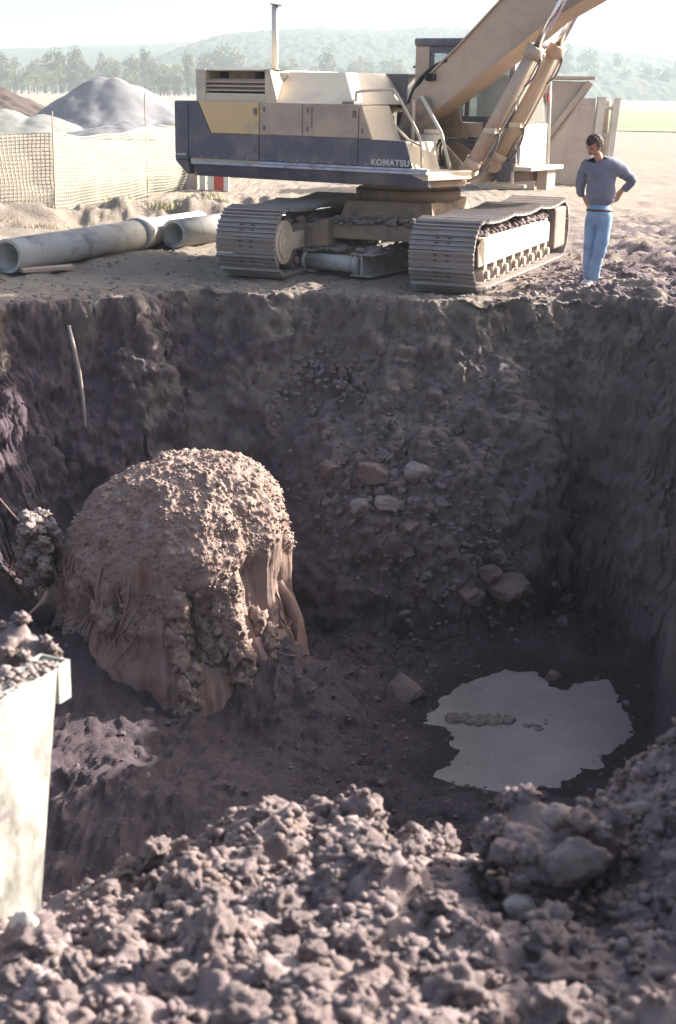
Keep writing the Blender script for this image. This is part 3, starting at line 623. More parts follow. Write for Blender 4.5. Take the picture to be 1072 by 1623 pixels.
# carbody with swing bearing
b = MB(); b.prism_z([(-1.0, -.85), (-.6, -1.05), (.6, -1.05), (1.0, -.85), (1.0, .85), (.6, 1.05), (-.6, 1.05), (-1.0, .85)], .42, .60)
b.hexa([(-.62, -.85, .60), (.62, -.85, .60), (.62, .85, .60), (-.62, .85, .60), (-.55, -.72, .86), (.55, -.72, .86), (.55, .72, .86), (-.55, .72, .86)])
for sx in (-1, 1):
    for sy in (-1, 1): b.hexa([(sx * .6, sy * 1.05 - .17, .34), (sx * 1.02, sy * 1.05 - .17, .30), (sx * 1.02, sy * 1.05 + .17, .30), (sx * .6, sy * 1.05 + .17, .34), (sx * .6, sy * 1.05 - .17, .66), (sx * 1.02, sy * 1.05 - .17, .56), (sx * 1.02, sy * 1.05 + .17, .56), (sx * .6, sy * 1.05 + .17, .66)])
b.build('carbody', M['undertan'], EX, UNR, bevel=.012)
V, F, of = [], [], 0; g = np.random.default_rng(58)
for k in range(420):
    v, f = lump(k + 2000, g.uniform(.015, .07), 1, .5, (1, 1, .6)); x, y = g.uniform(-1.0, 1.0), g.uniform(-1.1, -.6) if k % 3 else g.uniform(-1.1, .8)
    V.append(v + np.array([x, y, (.61 if abs(x) < .62 else .58 - .05 * (abs(x) - .6)) + g.uniform(-.01, .06)])); F.append(f + of); of += len(v)
o = link('dried_mud', grid_mesh('dried_mud', np.concatenate(V), np.concatenate(F), M['spoil']), EX, UNR); o['kind'] = 'stuff'
b = MB(); b.tube([(0, 0, .86), (0, 0, .98)], .66, 48); b.tube([(0, 0, .98), (0, 0, 1.075)], .58, 48)
for k in range(24): a = k * math.pi / 12; b.tube([(.62 * math.cos(a), .62 * math.sin(a), .98), (.62 * math.cos(a), .62 * math.sin(a), 1.0)], .02, 6)
b.build('swing_bearing', M['undertan'], EX)

# upper frame
b = MB(); b.prism_z([(-2.42, -1.27), (.96, -1.27), (1.10, -.55), (.95, -.50), (.95, .46), (1.15, .50), (1.3, 1.28), (-2.42, 1.28)], 1.085, 1.225, 0)
up_part(b, 'deck', M['undertan'])
b = MB(); b.hexa([(-2.36, -1.28, 1.09), (1.0, -1.28, 1.09), (1.0, -1.20, 1.09), (-2.36, -1.20, 1.09), (-2.40, -1.335, 1.232), (1.02, -1.335, 1.232), (1.02, -1.27, 1.232), (-2.40, -1.27, 1.232)])
up_part(b, 'side_skirt', M['blue'])
b = MB(); b.box(-2.38, 1.02, -1.375, -1.30, 1.236, 1.268); b.box(-1.38, 1.02, -1.352, -1.30, 1.272, 1.300)
up_part(b, 'step_rail', M['edge'], .006)
b = MB(); b.hexa([(1.022, -1.335, 1.17), (1.18, -.56, 1.17), (1.10, -.56, 1.17), (.96, -1.335, 1.17), (1.022, -1.335, 1.268), (1.18, -.56, 1.268), (.75, -.56, 1.268), (.70, -1.335, 1.268)])
up_part(b, 'front_step', M['cream'])
# counterweight
cwp = [(-2.482, -1.31), (-2.70, -1.31), (-2.90, -.95), (-3.0, -.4), (-3.0, .4), (-2.90, .95), (-2.70, 1.31), (-2.482, 1.31)]
b = MB(); b.prism_z(cwp, 1.27, 2.0); n = len(cwp)
low = [(x + (.17 if x < -2.5 else 0), y * .98) for x, y in cwp]
b.add([(x, y, 1.10) for x, y in low] + [(x, y, 1.27) for x, y in cwp], [tuple(range(n - 1, -1, -1))] + [(i, (i + 1) % n, n + (i + 1) % n, n + i) for i in range(n)])
cw = up_part(b, 'counterweight', M['blue'], .02)
b = MB(); g = random.Random(4)
for k in range(9): b.box(-2.69 + k * .019, -2.677 + k * .019, -1.3135, -1.309, 1.335, 1.335 + g.uniform(.018, .028))
b.build('lettering', M['white'], cw)
# engine house
b = MB(); b.prism_y([(-2.47, 1.226), (.80, 1.226), (.68, 1.585), (.235, 1.585), (.06, 1.985), (-2.47, 1.985)], -1.285, -.62)
b.box(-2.47, -.45, -.62, 1.28, 1.226, 1.985)
up_part(b, 'engine_house', M['cream'])
def side_panel(poly, mat, t=.03, name='side_panel'):
    b = MB(); b.prism_y(poly, NEAR, NEAR + t - .004); return up_part(b, name, mat, .006)
side_panel([(-2.472, 1.306), (-1.383, 1.306), (-1.383, 1.612), (-2.128, 1.612), (-2.33, 2.0), (-2.472, 2.0)], M['blue'])
side_panel([(-2.118, 1.620), (-1.383, 1.620), (-1.383, 2.0), (-2.318, 2.0)], M['yellow'])
side_panel([(-1.366, 1.620), (.050, 1.620), (.050, 2.0), (-1.366, 2.0)], M['tan'])
side_panel([(-1.366, 1.306), (.050, 1.306), (.050, 1.612), (-1.366, 1.612)], M['blue'])
side_panel([(.068, 1.620), (.245, 1.620), (.085, 2.0), (.068, 2.0)], M['tan'])
side_panel([(.068, 1.306), (.800, 1.306), (.690, 1.602), (.068, 1.612)], M['blue'])
for u, z0, z1 in ((-.735, 1.63, 1.99), (-.60, 1.72, 1.97)):
    b = MB(); b.box(u - .008, u + .008, NEAR - .004, NEAR + .002, z0, z1); up_part(b, 'panel_seam', M['greybox'], 0)
for u in (-1.43, .0): b = MB(); b.box(u - .02, u + .02, NEAR - .02, NEAR, 1.85, 1.93); up_part(b, 'door_latch', M['greybox'], .004)
for u, zz_ in ((-2.0, 1.40), (-1.44, 1.46), (-.06, 1.46), (-1.30, 1.70), (-1.30, 1.92), (-.66, 1.70), (-.66, 1.92), (.11, 1.70)):
    b = MB(); b.box(u - .012, u + .012, NEAR - .010, NEAR, zz_ - .03, zz_ + .03); up_part(b, 'hinge', M['greybox'], .003)
b = MB()
for k in range(14): b.tube([(-2.28 + k * .245, NEAR - .012, 1.322), (-2.28 + k * .245, NEAR, 1.322)], .010, 6)
bo = up_part(b, 'bolt_row', M['edge'], 0); bo['kind'] = 'stuff'
# lettering on the front box
fc = bpy.data.curves.new('lettering', 'FONT'); fc.body = 'KOMATSU'; fc.size = .098; fc.extrude = .003; fc.offset = .0035; fc.space_character = 1.12
fo = bpy.data.objects.new('lettering_curve', fc); col.objects.link(fo); bpy.context.view_layer.update()
fm = bpy.data.meshes.new_from_object(fo.evaluated_get(bpy.context.evaluated_depsgraph_get())); bpy.data.objects.remove(fo)
fm.materials.clear(); fm.materials.append(M['white'])
wtx = max(v.co.x for v in fm.vertices)
for v in fm.vertices: x, y, z = v.co; v.co = (.24 + x * .52 / wtx, NEAR - .004 - z, 1.322 + y)
o = link('lettering', fm, EX, UPR)
# hood: grille block and sloping cover
b = MB(); b.hexa([(-1.14, -1.24, 1.99), (-.04, -1.24, 1.99), (-.40, .9, 1.99), (-1.5, .9, 1.99), (-2.0, -.62, 2.365), (-.56, -.62, 2.365), (-.66, .7, 2.365), (-2.0, .7, 2.365)])
up_part(b, 'engine_hood', M['cream'], .02)
hz0, hz1 = 1.99, 2.385
b = MB()
y0, y1 = -1.22, -.70
b.box(-2.42, -2.27, y0, y1, hz0, hz1); b.box(-2.27, -1.36, y0, y1, hz0, 2.10); b.box(-2.27, -1.36, y0, y1, 2.362, hz1); b.box(-2.27, -1.36, y0 + .30, y1, 2.10, 2.362, 1)
b.hexa([(-1.36, y0, hz0), (-1.16, y0, hz0), (-1.3, y1, hz0), (-1.36, y1, hz0), (-1.36, y0, hz1), (-1.28, y0, hz1), (-1.45, y1, hz1), (-1.36, y1, hz1)])
b.box(-2.42, -1.45, y1, .6, hz0, hz1)
grille = up_part(b, 'grille_housing', [M['cream'], M['black']], .012)
for k, z in enumerate((2.125, 2.175, 2.225)):
    b = MB(); b.hexa([(-2.27, y0 + .01, z), (-1.36, y0 + .01, z), (-1.36, y0 + .09, z + .035), (-2.27, y0 + .09, z + .035), (-2.27, y0 + .01, z + .014), (-1.36, y0 + .01, z + .014), (-1.36, y0 + .09, z + .049), (-2.27, y0 + .09, z + .049)]); b.build('louver', M['tan'], grille)
b = MB(); b.box(-2.02, -1.62, y0 + .16, y0 + .28, 2.25, 2.36); b.build('radiator_duct', M['undertan'], grille)
# exhaust
b = MB(); b.tube([(-1.75, -.45, 2.36), (-1.75, -.45, 2.40)], .07, 20); b.tube([(-1.75, -.45, 2.39), (-1.75, -.45, 3.17)], .042, 20)
ex = up_part(b, 'exhaust_pipe', M['white'], 0)
b = MB(); b.hexa([(-1.79, -.50, 3.175), (-1.62, -.50, 3.15), (-1.62, -.40, 3.15), (-1.79, -.40, 3.175), (-1.79, -.50, 3.19), (-1.62, -.50, 3.165), (-1.62, -.40, 3.165), (-1.79, -.40, 3.19)]); b.build('rain_flap', M['greybox'], ex)
# handrails
b = MB(); b.hose([(-.10, -1.12, 1.98), (-.10, -1.12, 2.10), (-.05, -1.12, 2.145), (.36, -1.12, 2.165), (.44, -1.12, 2.13), (.64, -1.12, 1.86), (.78, -1.12, 1.62), (.82, -1.12, 1.30)], .017, 10)
b.tube([(.40, -1.12, 1.80), (.62, -1.12, 1.62), (.78, -1.12, 1.55)], .014, 8)
up_part(b, 'handrail', M['cream'], 0)
b = MB(); b.tube([(.40, -.62, 1.58), (.40, -.62, 2.05), (.50, -.62, 2.1), (.78, -.62, 1.7), (.92, -.62, 1.28)], .02, 10); up_part(b, 'handrail', M['white'], 0)
# hinges, hooks on top
b = MB(); b.tube([(-.72, -1.0, 2.0), (-.70, -.98, 2.06), (-.60, -.96, 2.06), (-.58, -.95, 2.0)], .014, 8); up_part(b, 'grab_handle', M['undertan'], 0)
b = MB(); b.box(-.22, -.05, -1.25, -1.05, 1.986, 2.03); up_part(b, 'filler_cap', M['greybox'], .01)
# machinery round the boom foot
b = MB(); b.tube([(.55, -.42, 1.2), (.55, -.42, 1.66)], .15, 20); b.tube([(.55, -.42, 1.66), (.55, -.42, 1.72)], .10, 16); up_part(b, 'swing_motor', M['cream'], 0)
b = MB(); b.box(-.42, .20, -.60, -.35, 1.226, 1.75); b.box(-.42, .05, .36, .44, 1.226, 1.9); up_part(b, 'valve_block', M['dark_frame'], .02)
for v in (-.36, .32):
    b = MB(); b.prism_y([(-.15, 1.226), (.95, 1.226), (.98, 1.30), (.62, 1.62), (.46, 2.02), (.28, 2.08), (.12, 1.98), (.0, 1.6)], v, v + .04); up_part(b, 'boom_bracket', M['undertan'], .006)
b = MB()
for k in range(6):
    v = -.24 + k * .09; b.hose([(.0, v, 1.6), (.15, v, 2.15 + .05 * (k % 3)), (.38, v + .02, 2.42), (.62, v, 2.52)], .018, 8)
for k in range(4): b.hose([(.70, -.48 + .03 * k, 1.30), (.62 + .05 * k, -.5, 1.55), (.86, -.46 + .02 * k, 1.62), (1.12, -.42 + .03 * k, 1.50 + .03 * k)], .014, 8)
up_part(b, 'hydraulic_hose', M['black'], 0)
# box behind the boom foot
b = MB(); b.box(-.80, -.32, .45, 1.05, 2.02, 2.37); up_part(b, 'tool_box', M['greybox'], .015)
b = MB(); b.box(-.45, .0, .42, .46, 1.95, 2.05); b.box(-.24, -.10, .44, .60, 2.44, 2.47); up_part(b, 'mirror_bracket', M['greybox'], .004)

# cab
cv0, cv1, cu0, cu1 = .43, 1.32, -.20, 1.27
cab = up_part(MB().box(cu0, cu1, cv0, cv1, 1.228, 1.32).box(cu0, cu0 + .16, cv0, cv1, 1.32, 1.95), 'cab', M['tan'], .01)
def cab_part(b, name, mat, bevel=.006): return b.build(name, mat, cab, bevel=bevel)
cab_part(MB().box(cu0 - .02, cu1 - .05, cv0 - .02, cv1 + .02, 2.70, 2.80), 'roof', M['blue'], .03)
cab_part(MB().box(cu0, cu0 + .20, cv0, cv0 + .08, 1.95, 2.70), 'rear_pillar', M['tan'])
cab_part(MB().box(cu0, cu0 + .10, cv1 - .08, cv1, 1.95, 2.70), 'rear_pillar', M['tan'])
for v in (cv0, cv1 - .07): cab_part(MB().hexa([(cu1 - .07, v, 1.32), (cu1, v, 1.32), (cu1, v + .07, 1.32), (cu1 - .07, v + .07, 1.32), (cu1 - .16, v, 2.70), (cu1 - .09, v, 2.70), (cu1 - .09, v + .07, 2.70), (cu1 - .16, v + .07, 2.70)]), 'front_pillar', M['blue'])
b = MB()      # dark window frames on the near side
b.box(cu0 + .20, cu1 - .12, cv0 + .01, cv0 + .05, 2.62, 2.70); b.box(cu0 + .20, cu1 - .07, cv0 + .01, cv0 + .05, 1.80, 1.87); b.box(.52, .58, cv0 + .01, cv0 + .05, 1.87, 2.62); b.box(cu0 + .20, cu0 + .25, cv0 + .01, cv0 + .05, 1.87, 2.62)
b.box(.78, .84, cv0 + .01, cv0 + .05, 1.32, 1.80); b.box(cu1 - .13, cu1 - .07, cv0 + .01, cv0 + .05, 1.32, 1.80); b.box(.84, cu1 - .13, cv0 + .01, cv0 + .05, 1.32, 1.46); b.box(.84, cu1 - .13, cv0 + .01, cv0 + .05, 1.74, 1.80)
cab_part(b, 'window_frame', M['blue'])
cab_part(MB().box(cu0 + .16, .78, cv0 + .005, cv0 + .05, 1.32, 1.62), 'side_panel', M['blue']); cab_part(MB().box(cu0 + .16, .78, cv0 + .005, cv0 + .05, 1.63, 1.79), 'side_panel', M['tan'])
cab_part(MB().box(cu0 + .10, cu1 - .04, cv0 - .03, cv0 - .005, 1.10, 1.34), 'kick_panel', M['blue'])
for bx in ((cu0 + .25, .52, cv0 + .025, cv0 + .032, 1.87, 2.62), (.58, cu1 - .14, cv0 + .025, cv0 + .032, 1.87, 2.62), (.84, cu1 - .13, cv0 + .025, cv0 + .032, 1.46, 1.74), (cu0 + .10, cu1 - .14, cv1 - .05, cv1 - .043, 1.45, 2.62)):
    cab_part(MB().box(*bx), 'window_pane', M['glass'], 0)
cab_part(MB().hexa([(cu1 - .02, cv0 + .07, 1.80), (cu1 - .012, cv0 + .07, 1.80), (cu1 - .012, cv1 - .07, 1.80), (cu1 - .02, cv1 - .07, 1.80), (cu1 - .11, cv0 + .07, 2.68), (cu1 - .102, cv0 + .07, 2.68), (cu1 - .102, cv1 - .07, 2.68), (cu1 - .11, cv1 - .07, 2.68)]), 'windscreen', M['glass'], 0)
cab_part(MB().box(cu1 - .03, cu1 + .02, cv0 + .07, cv1 - .07, 1.30, 1.79), 'front_panel', M['white'])
cab_part(MB().box(.05, .55, .66, 1.12, 1.45, 1.62).box(.02, .16, .66, 1.12, 1.62, 2.25), 'seat', M['black'], .04)
cab_part(MB().box(cu1 - .02, cu1 + .22, cv0 - .02, cv1 + .05, 1.235, 1.285), 'foot_plate', M['white'], .006)
b = MB(); b.box(cu1 - .30, cu1 + .15, cv0 - .04, cv0 + .02, 1.03, 1.07); b.box(cu1 - .28, cu1 - .24, cv0 - .03, cv0 + .02, 1.07, 1.23); b.box(cu1 - .06, cu1 - .02, cv0 - .03, cv0 + .02, 1.07, 1.23)
cab_part(b, 'step_bracket', M['cream'])
cab_part(MB().box(cu1 + .02, cu1 + .16, cv1 - .3, cv1 - .05, .98, 1.233), 'mount_bracket', M['cream'])
b = MB(); b.tube([(cu1 + .03, cv1 - .01, 1.29), (cu1 - .02, cv1 + .03, 2.35)], .018, 8); cab_part(b, 'grab_rail', M['white'], 0)
b = MB(); b.box(cu1 - .03, cu1 + .0, cv1 - .03, cv1 + .07, 2.05, 2.18); cab_part(b, 'mirror', M['red'], .01)

# boom and stick
prof = [(.06, 1.86), (.14, 1.79), (.42, 1.91), (.90, 2.23), (1.33, 2.54), (1.70, 2.80), (1.94, 2.98), (2.42, 3.22), (3.3, 3.66), (4.6, 4.36), (4.75, 4.48), (4.65, 4.62), (3.7, 4.62), (3.0, 4.47), (2.4, 4.13), (1.9, 3.71), (1.32, 3.19), (.80, 2.70), (.41, 2.36), (.10, 2.12)]
b = MB(); b.prism_y(prof, -.24, .24)
boom = up_part(b, 'boom', M['tan'], .012)
b = MB()
low_i = list(range(1, 11)); hi_i = list(range(12, 19))
def strip(b, ids, dz):
    for i in range(len(ids) - 1):
        (x0, z0), (x1, z1) = prof[ids[i]], prof[ids[i + 1]]; n = Vector((-(z1 - z0), 0, x1 - x0)).normalized() * .018
        if dz < 0 and n.z > 0: n = -n
        if dz > 0 and n.z < 0: n = -n
        b.hexa([(x0, -.265, z0), (x1, -.265, z1), (x1, .265, z1), (x0, .265, z0), (x0 + n.x, -.265, z0 + n.z), (x1 + n.x, -.265, z1 + n.z), (x1 + n.x, .265, z1 + n.z), (x0 + n.x, .265, z0 + n.z)])
strip(b, low_i, -1); strip(b, hi_i, 1)
b.build('flange_plate', M['orange'], boom)
b = MB(); b.tube([(.34, -.34, 2.0), (.34, .34, 2.0)], .10, 20); b.build('foot_pin', M['undertan'], boom)
b = MB(); b.tube([(2.42, -.5, 3.46), (2.42, .5, 3.46)], .06, 16); b.build('cylinder_pin', M['undertan'], boom)
b = MB(); b.box(.36, .48, -.30, -.24, 2.28, 2.36); b.tube([(.42, -.27, 2.32), (.42, -.30, 2.32)], .05, 12); b.build('hose_clamp', M['black'], boom)
b = MB()
for v in (-.10, .0, .10): b.tube([(.30, v, 2.30), (.44, v, 2.44), (1.32, v, 3.235), (1.95, v, 3.78), (2.5, v, 4.23), (3.2, v, 4.47)], .016, 8)
b.build('steel_line', M['greybox'], boom)
def cylinder(v, p0, p1, p2, mat):
    p0, p1, p2 = (Vector((p[0], v, p[1])) for p in (p0, p1, p2)); d = (p1 - p0).normalized()
    b = MB(); b.tube([p0 + d * .10, p1], .082, 22); b.tube([p1 - d * .13, p1 + d * .01], .105, 22); b.tube([p0 + d * .06, p0 + d * .16], .10, 22)
    b.tube([p0 - Vector((0, .07, 0)), p0 + Vector((0, .07, 0))], .10, 20); b.tube([p0 + d * .15 + Vector((.09, .04, -.04)), p1 - d * .1 + Vector((.09, .04, -.04))], .016, 8)
    c = up_part(b, 'boom_cylinder', mat, 0)
    b = MB(); b.tube([p1, p2], .046, 18); b.tube([p2 - Vector((0, .06, 0)), p2 + Vector((0, .06, 0))], .09, 18); b.build('piston_rod', M['chrome'], c)
    b = MB(); s = Vector((.14, .03, -.07)); b.hose([p0 + d * .5 + s * .4, p0 + d * .55 + s * .7, p0 + d * .35 + s * 1.0, p0 + d * .05 + s * .9, p0 - d * .12 + s * .3], .014, 8); b.build('hose', M['greybox'], c); b = MB(); b.hose([p1 - d * .12, p1 - d * .1 + s * .7, p1 - d * .3 + s * .9, p1 - d * .45 + s * .6], .013, 8)
    b.build('hose', M['greybox'], c)
    b = MB(); b.box(p0.x + d.x * .55 - .05, p0.x + d.x * .55 + .10, v - .09, v + .09, p0.z + d.z * .55 - .03, p0.z + d.z * .55 + .03); b.build('hose_clamp', M['cream'], c)
cylinder(-.40, (1.05, 1.25), (1.86, 2.66), (2.42, 3.62), M['tan']); cylinder(.40, (1.00, 1.30), (1.76, 2.70), (2.22, 3.54), M['orange'])
b = MB(); b.prism_y([(4.3, 4.75), (4.7, 4.95), (5.0, 4.62), (6.6, 4.62), (6.6, 4.42), (4.8, 4.35)], -.17, .17); up_part(b, 'stick', M['tan'], .01)

# ------------------------------------------------------------------ strut frame of H-beams between the tracks
SF = empty('strut_frame', (.1, 17.1, 0), 'muddy steel frame of two H-beams with a round tube lying between the tracks', 'steel frame')
bd = Vector((.50, .866, 0)); bn = Vector((.866, -.5, 0))
def hbeam(x, y, L):
    b = MB(); z0 = .03
    for (w, za, zb) in ((.15, 0, .022), (.014, .022, .248), (.15, .248, .27)):
        p = Vector((x, y, 0)); q = p + bd * L
        b.hexa([p - bn * w + Vector((0, 0, z0 + za)), p + bn * w + Vector((0, 0, z0 + za)), q + bn * w + Vector((0, 0, z0 + za)), q - bn * w + Vector((0, 0, z0 + za)),
                p - bn * w + Vector((0, 0, z0 + zb)), p + bn * w + Vector((0, 0, z0 + zb)), q + bn * w + Vector((0, 0, z0 + zb)), q - bn * w + Vector((0, 0, z0 + zb))])
    o = b.build('h_beam', M['beam'], SF); o.location = (-.1, -17.1, 0); return o
gz = ground_z(0, 17)
hbeam(-.47, 17.50, 1.5); hbeam(.23, 17.02, 1.9)
b = MB(); b.tube([Vector((-.45, 17.56, .16)), Vector((.22, 17.10, .16))], .098, 24); b.tube([Vector((-.44, 17.555, .16)), Vector((-.40, 17.525, .16))], .115, 20); b.tube([Vector((.16, 17.14, .16)), Vector((.205, 17.11, .16))], .115, 20)
o = b.build('tube', M['concrete'], SF); o.location = (-.1, -17.1, 0)
V, F, of = [], [], 0; g = np.random.default_rng(71)
for k in range(240):
    v, f = lump(k + 300, g.uniform(.018, .07), 1, .5, (1, 1, .55)); a = g.uniform(0, 1)
    if k < 130: p = Vector((-.47, 17.50, 0)) + bd * g.uniform(.08, 1.0) + bn * g.uniform(-.1, .5); zz = .30
    else: p = Vector((.23, 17.02, 0)) + bd * g.uniform(.02, 1.7) + bn * g.uniform(-.13, .13); zz = .305
    V.append(v + np.array([p.x - .1, p.y - 17.1, zz + g.uniform(-.01, .03)])); F.append(f + of); of += len(v)
o = link('dried_mud', grid_mesh('dried_mud', np.concatenate(V), np.concatenate(F), M['spoil']), SF); o['kind'] = 'stuff'
b = MB(); p = Vector((-.43, 17.60, .302)); q = p + bn * .50
b.hexa([p, q, q + bd * .8, p + bd * .8, p + Vector((0, 0, .02)), q + Vector((0, 0, .02)), q + bd * .8 + Vector((0, 0, .02)), p + bd * .8 + Vector((0, 0, .02))])
o = b.build('cover_plate', M['beam'], SF); o.location = (-.1, -17.1, 0)

# ------------------------------------------------------------------ pipes, plank
def pipe(label, p0, p1, ro, ri):
    p0, p1 = Vector(p0), Vector(p1); d = (p1 - p0); b = MB(); b.ring((0, 0, 0), d, ro, ri)
    o = b.build('drain_pipe', M['concrete'], loc=p0); tag(o, label, 'pipe'); return o
p1_ = pipe('long pale grey drain pipe lying on bare ground at the left edge', (-3.97, 16.98, .21), (-2.15, 21.6, .20), .20, .165)
b = MB(); d = Vector((1.82, 4.62, 0)).normalized(); b.ring(d * 3.05, d * 3.30, .222, .201); b.build('collar', M['concrete'], p1_)
pipe('shorter grey drain pipe showing its open end, running behind the left track', (-2.36, 20.1, .20), (-.9, 23.2, .20), .195, .155)
b = MB(); b.hexa([(-.02, 0, .0), (.5, .42, .0), (.44, .56, .0), (-.12, .12, .0), (-.02, 0, .04), (.5, .42, .04), (.44, .56, .05), (-.12, .12, .045)])
o = b.build('wood_plank', M['wood'], loc=(-3.74, 16.9, ground_z(-3.6, 17.0) + .015), bevel=.004); tag(o, 'short weathered wood plank lying by the long pipe', 'plank')

# ------------------------------------------------------------------ netting fence
FN = empty('mesh_fence', (-4.7, 25.4, 0), 'sagging cream plastic mesh fence with thin posts left of the excavator', 'mesh fence')
fl = np.array([(-7.6, 23.4), (-4.95, 24.9), (-3.98, 29.6), (-3.25, 34.0), (-2.4, 38.0)])
fs = np.concatenate([[0], np.cumsum(np.hypot(*np.diff(fl, axis=0).T))])
def netp(s, t):
    x = np.interp(s, fs, fl[:, 0]); y = np.interp(s, fs, fl[:, 1])
    e = np.min([np.abs(s - q) for q in fs], axis=0); sag = sstep(0, 1.6, e)
    zb = 0.05; zt = 1.40 - .10 * sag + .04 * perlin(s * .6, 2.2, 1.1)
    off = .22 * sag * np.sin(t * math.pi) * (0.6 + 0.5 * perlin(s * .5, t, 4.0)) + .05 * perlin(s * 1.5, t * 3, 9.0)
    tx = .05 * perlin(s * .9, t * 2, 6.0)
    return np.stack([x + off + tx, y - off * .35, zb + (zt - zb) * (t + .03 * perlin(s * .7, t * 2, 2.0))], -1) - np.array([-4.7, 25.4, 0])
V, F, of = [], [], 0
S = np.linspace(0, fs[-1], 300)
def ribbon(P, wdir, w):
    global of
    A = P - wdir * w; B = P + wdir * w; n = len(P)
    V.append(np.concatenate([A, B])); i = np.arange(n - 1); F.append(np.stack([i, i + 1, i + 1 + n, i + n], -1) + of); of += 2 * n
for t in np.linspace(0, 1, 23): ribbon(netp(S, np.full_like(S, t)), np.array([0, 0, 1.]), .0085)
for s in np.arange(0, fs[-1], .075):
    T = np.linspace(0, 1, 14); x0, x1 = np.interp([s, s + .01], fs, fl[:, 0]); y0, y1 = np.interp([s, s + .01], fs, fl[:, 1]); d = np.array([x1 - x0, y1 - y0, 0]); d /= np.linalg.norm(d) + 1e-9
    ribbon(netp(np.full_like(T, s), T), d, .009)
o = link('netting', grid_mesh('netting', np.concatenate(V), np.concatenate(F), M['net']), FN)
sm = o.modifiers.new('thickness', 'SOLIDIFY'); sm.thickness = .004
for (x, y), h, lean in zip(fl, (1.5, 1.75, 2.05, 1.6, 1.5), (.0, .02, -.02, .03, 0)):
    b = MB(); b.tube([(x + 4.7, y - 25.4, -.1), (x + 4.7 + lean, y - 25.4, h)], .011, 8); b.build('post', M['wood'], FN)

# far odds and ends glimpsed under the counterweight
o = MB().box(-.22, .22, -.2, .2, 0, .62).build('concrete_block', M['panel_grey'], loc=(-3.45, 32.6, 0), bevel=.03); tag(o, 'pale concrete block seen under the tail of the excavator', 'concrete block')
b = MB(); b.box(-.07, .07, -.07, .07, 0, .70); o = b.build('marker_post', M['white'], loc=(-3.12, 32.3, 0), bevel=.01); tag(o, 'white post beside the concrete block under the tail', 'post')
e_ = empty('barrier_post', (-2.75, 32.2, 0), 'red and white barrier post under the tail of the excavator', 'barrier')
MB().box(-.10, .10, -.06, .06, 0, .62).build('red_band', M['red'], e_, bevel=.01); MB().box(.104, .22, -.06, .06, 0, .66).build('white_band', M['white'], e_, bevel=.01); MB().box(-.24, -.104, -.06, .06, 0, .6).build('white_band', M['white'], e_, bevel=.01)

# ------------------------------------------------------------------ hopper and shield panel behind the cab
def at_y(px, py, y):
    d = face(px, py); k = y / d.y; return Vector((d.x * k, y, CAM_H + d.z * k))
HP = empty('steel_hopper', (4.9, 34.6, 0), 'tall dusty hopper with a sloping flanged side standing behind the cab', 'hopper')
b = MB(); b.prism_y([(-1.7, .0), (-.42, .0), (-.42, .95), (.72, 2.30), (.72, 2.44), (-1.7, 2.48)], -.5, .8); b.build('hopper_body', M['panel_tan'], HP, bevel=.015)
b = MB(); b.box(-1.75, .82, -.60, .9, 2.485, 2.56); b.build('rim_flange', M['panel_tan'], HP, bevel=.01)
for k, (dx, v) in enumerate(((.0, -.56), (.12, -.50), (.24, -.44))):
    b = MB(); b.hexa([(-.55 + dx, v - .03, .83), (-.44 + dx, v - .03, .80), (-.44 + dx, v + .1, .80), (-.55 + dx, v + .1, .83), (.64 + dx * .2, v - .03, 2.46), (.76 + dx * .2, v - .03, 2.40), (.76 + dx * .2, v + .1, 2.40), (.64 + dx * .2, v + .1, 2.46)]); b.build('edge_flange', M['undertan'] if k == 1 else M['panel_tan'], HP, bevel=.006)
SP = empty('trench_shield', (5.3, 36.8, 0), 'grey trench shield panel with two white end posts behind the man', 'trench shield')
b = MB(); b.box(-2.0, .94, .0, .14, 0, 2.08); b.build('shield_panel', M['panel_grey'], SP, bevel=.01)
for x0, x1, h in ((.95, 1.14, 2.12), (1.34, 1.50, 2.10)):
    b = MB(); b.hexa([(x0 - .10, -.10, 0), (x1 - .10, -.10, 0), (x1 - .10, .2, 0), (x0 - .10, .2, 0), (x0 + .05, -.10, h), (x1 + .05, -.10, h), (x1 + .05, .2, h), (x0 + .05, .2, h)]); b.build('end_post', M['white'], SP, bevel=.01)
for z in (.5, 1.2, 1.85): b = MB(); b.tube([(1.10, .05, z), (1.40, .05, z)], .05, 10); b.build('strut', M['white'], SP)
b = MB(); b.box(1.12, 1.32, .22, .28, 0, 2.02); b.build('back_panel', M['panel_tan'], SP)

# ------------------------------------------------------------------ steel plate in the near left corner
PL = empty('steel_plate', (-.78, 3.75, 0), 'pale painted steel shoring plate with hollow top rail at the left edge', 'steel plate')
def plate_frame(u, v, z):    # u along the plate (away to the right), v towards its back
    du = Vector((.42, .9075, 0)); dv = Vector((-.9075, .42, 0)); return Vector((-.80, 3.80, 0)) + du * u + dv * v + Vector((0, 0, z - .085)) - Vector((-.78, 3.75, 0))
def pbox(b, u0, u1, v0, v1, z0, z1, sh=0, mi=0):
    p = [plate_frame(u + (sh if z == z0 else 0), v, z) for z in (z0, z1) for u, v in ((u0, v0), (u1, v0), (u1, v1), (u0, v1))]; return b.hexa(p, mi)
b = MB(); pbox(b, -1.0, 0.0, .0, .028, -.75, .622, -.25); b.build('plate', M['steel_plate'], PL, bevel=.004)
T = .009; b = MB(); pbox(b, -1.0, -.002, .030, .105, .505, .514); pbox(b, -1.0, -.002, .096, .105, .5145, .6205); pbox(b, -1.0, -.002, .030, .0955, .6115, .6205); b.build('top_rail', M['steel_plate'], PL, bevel=.002)
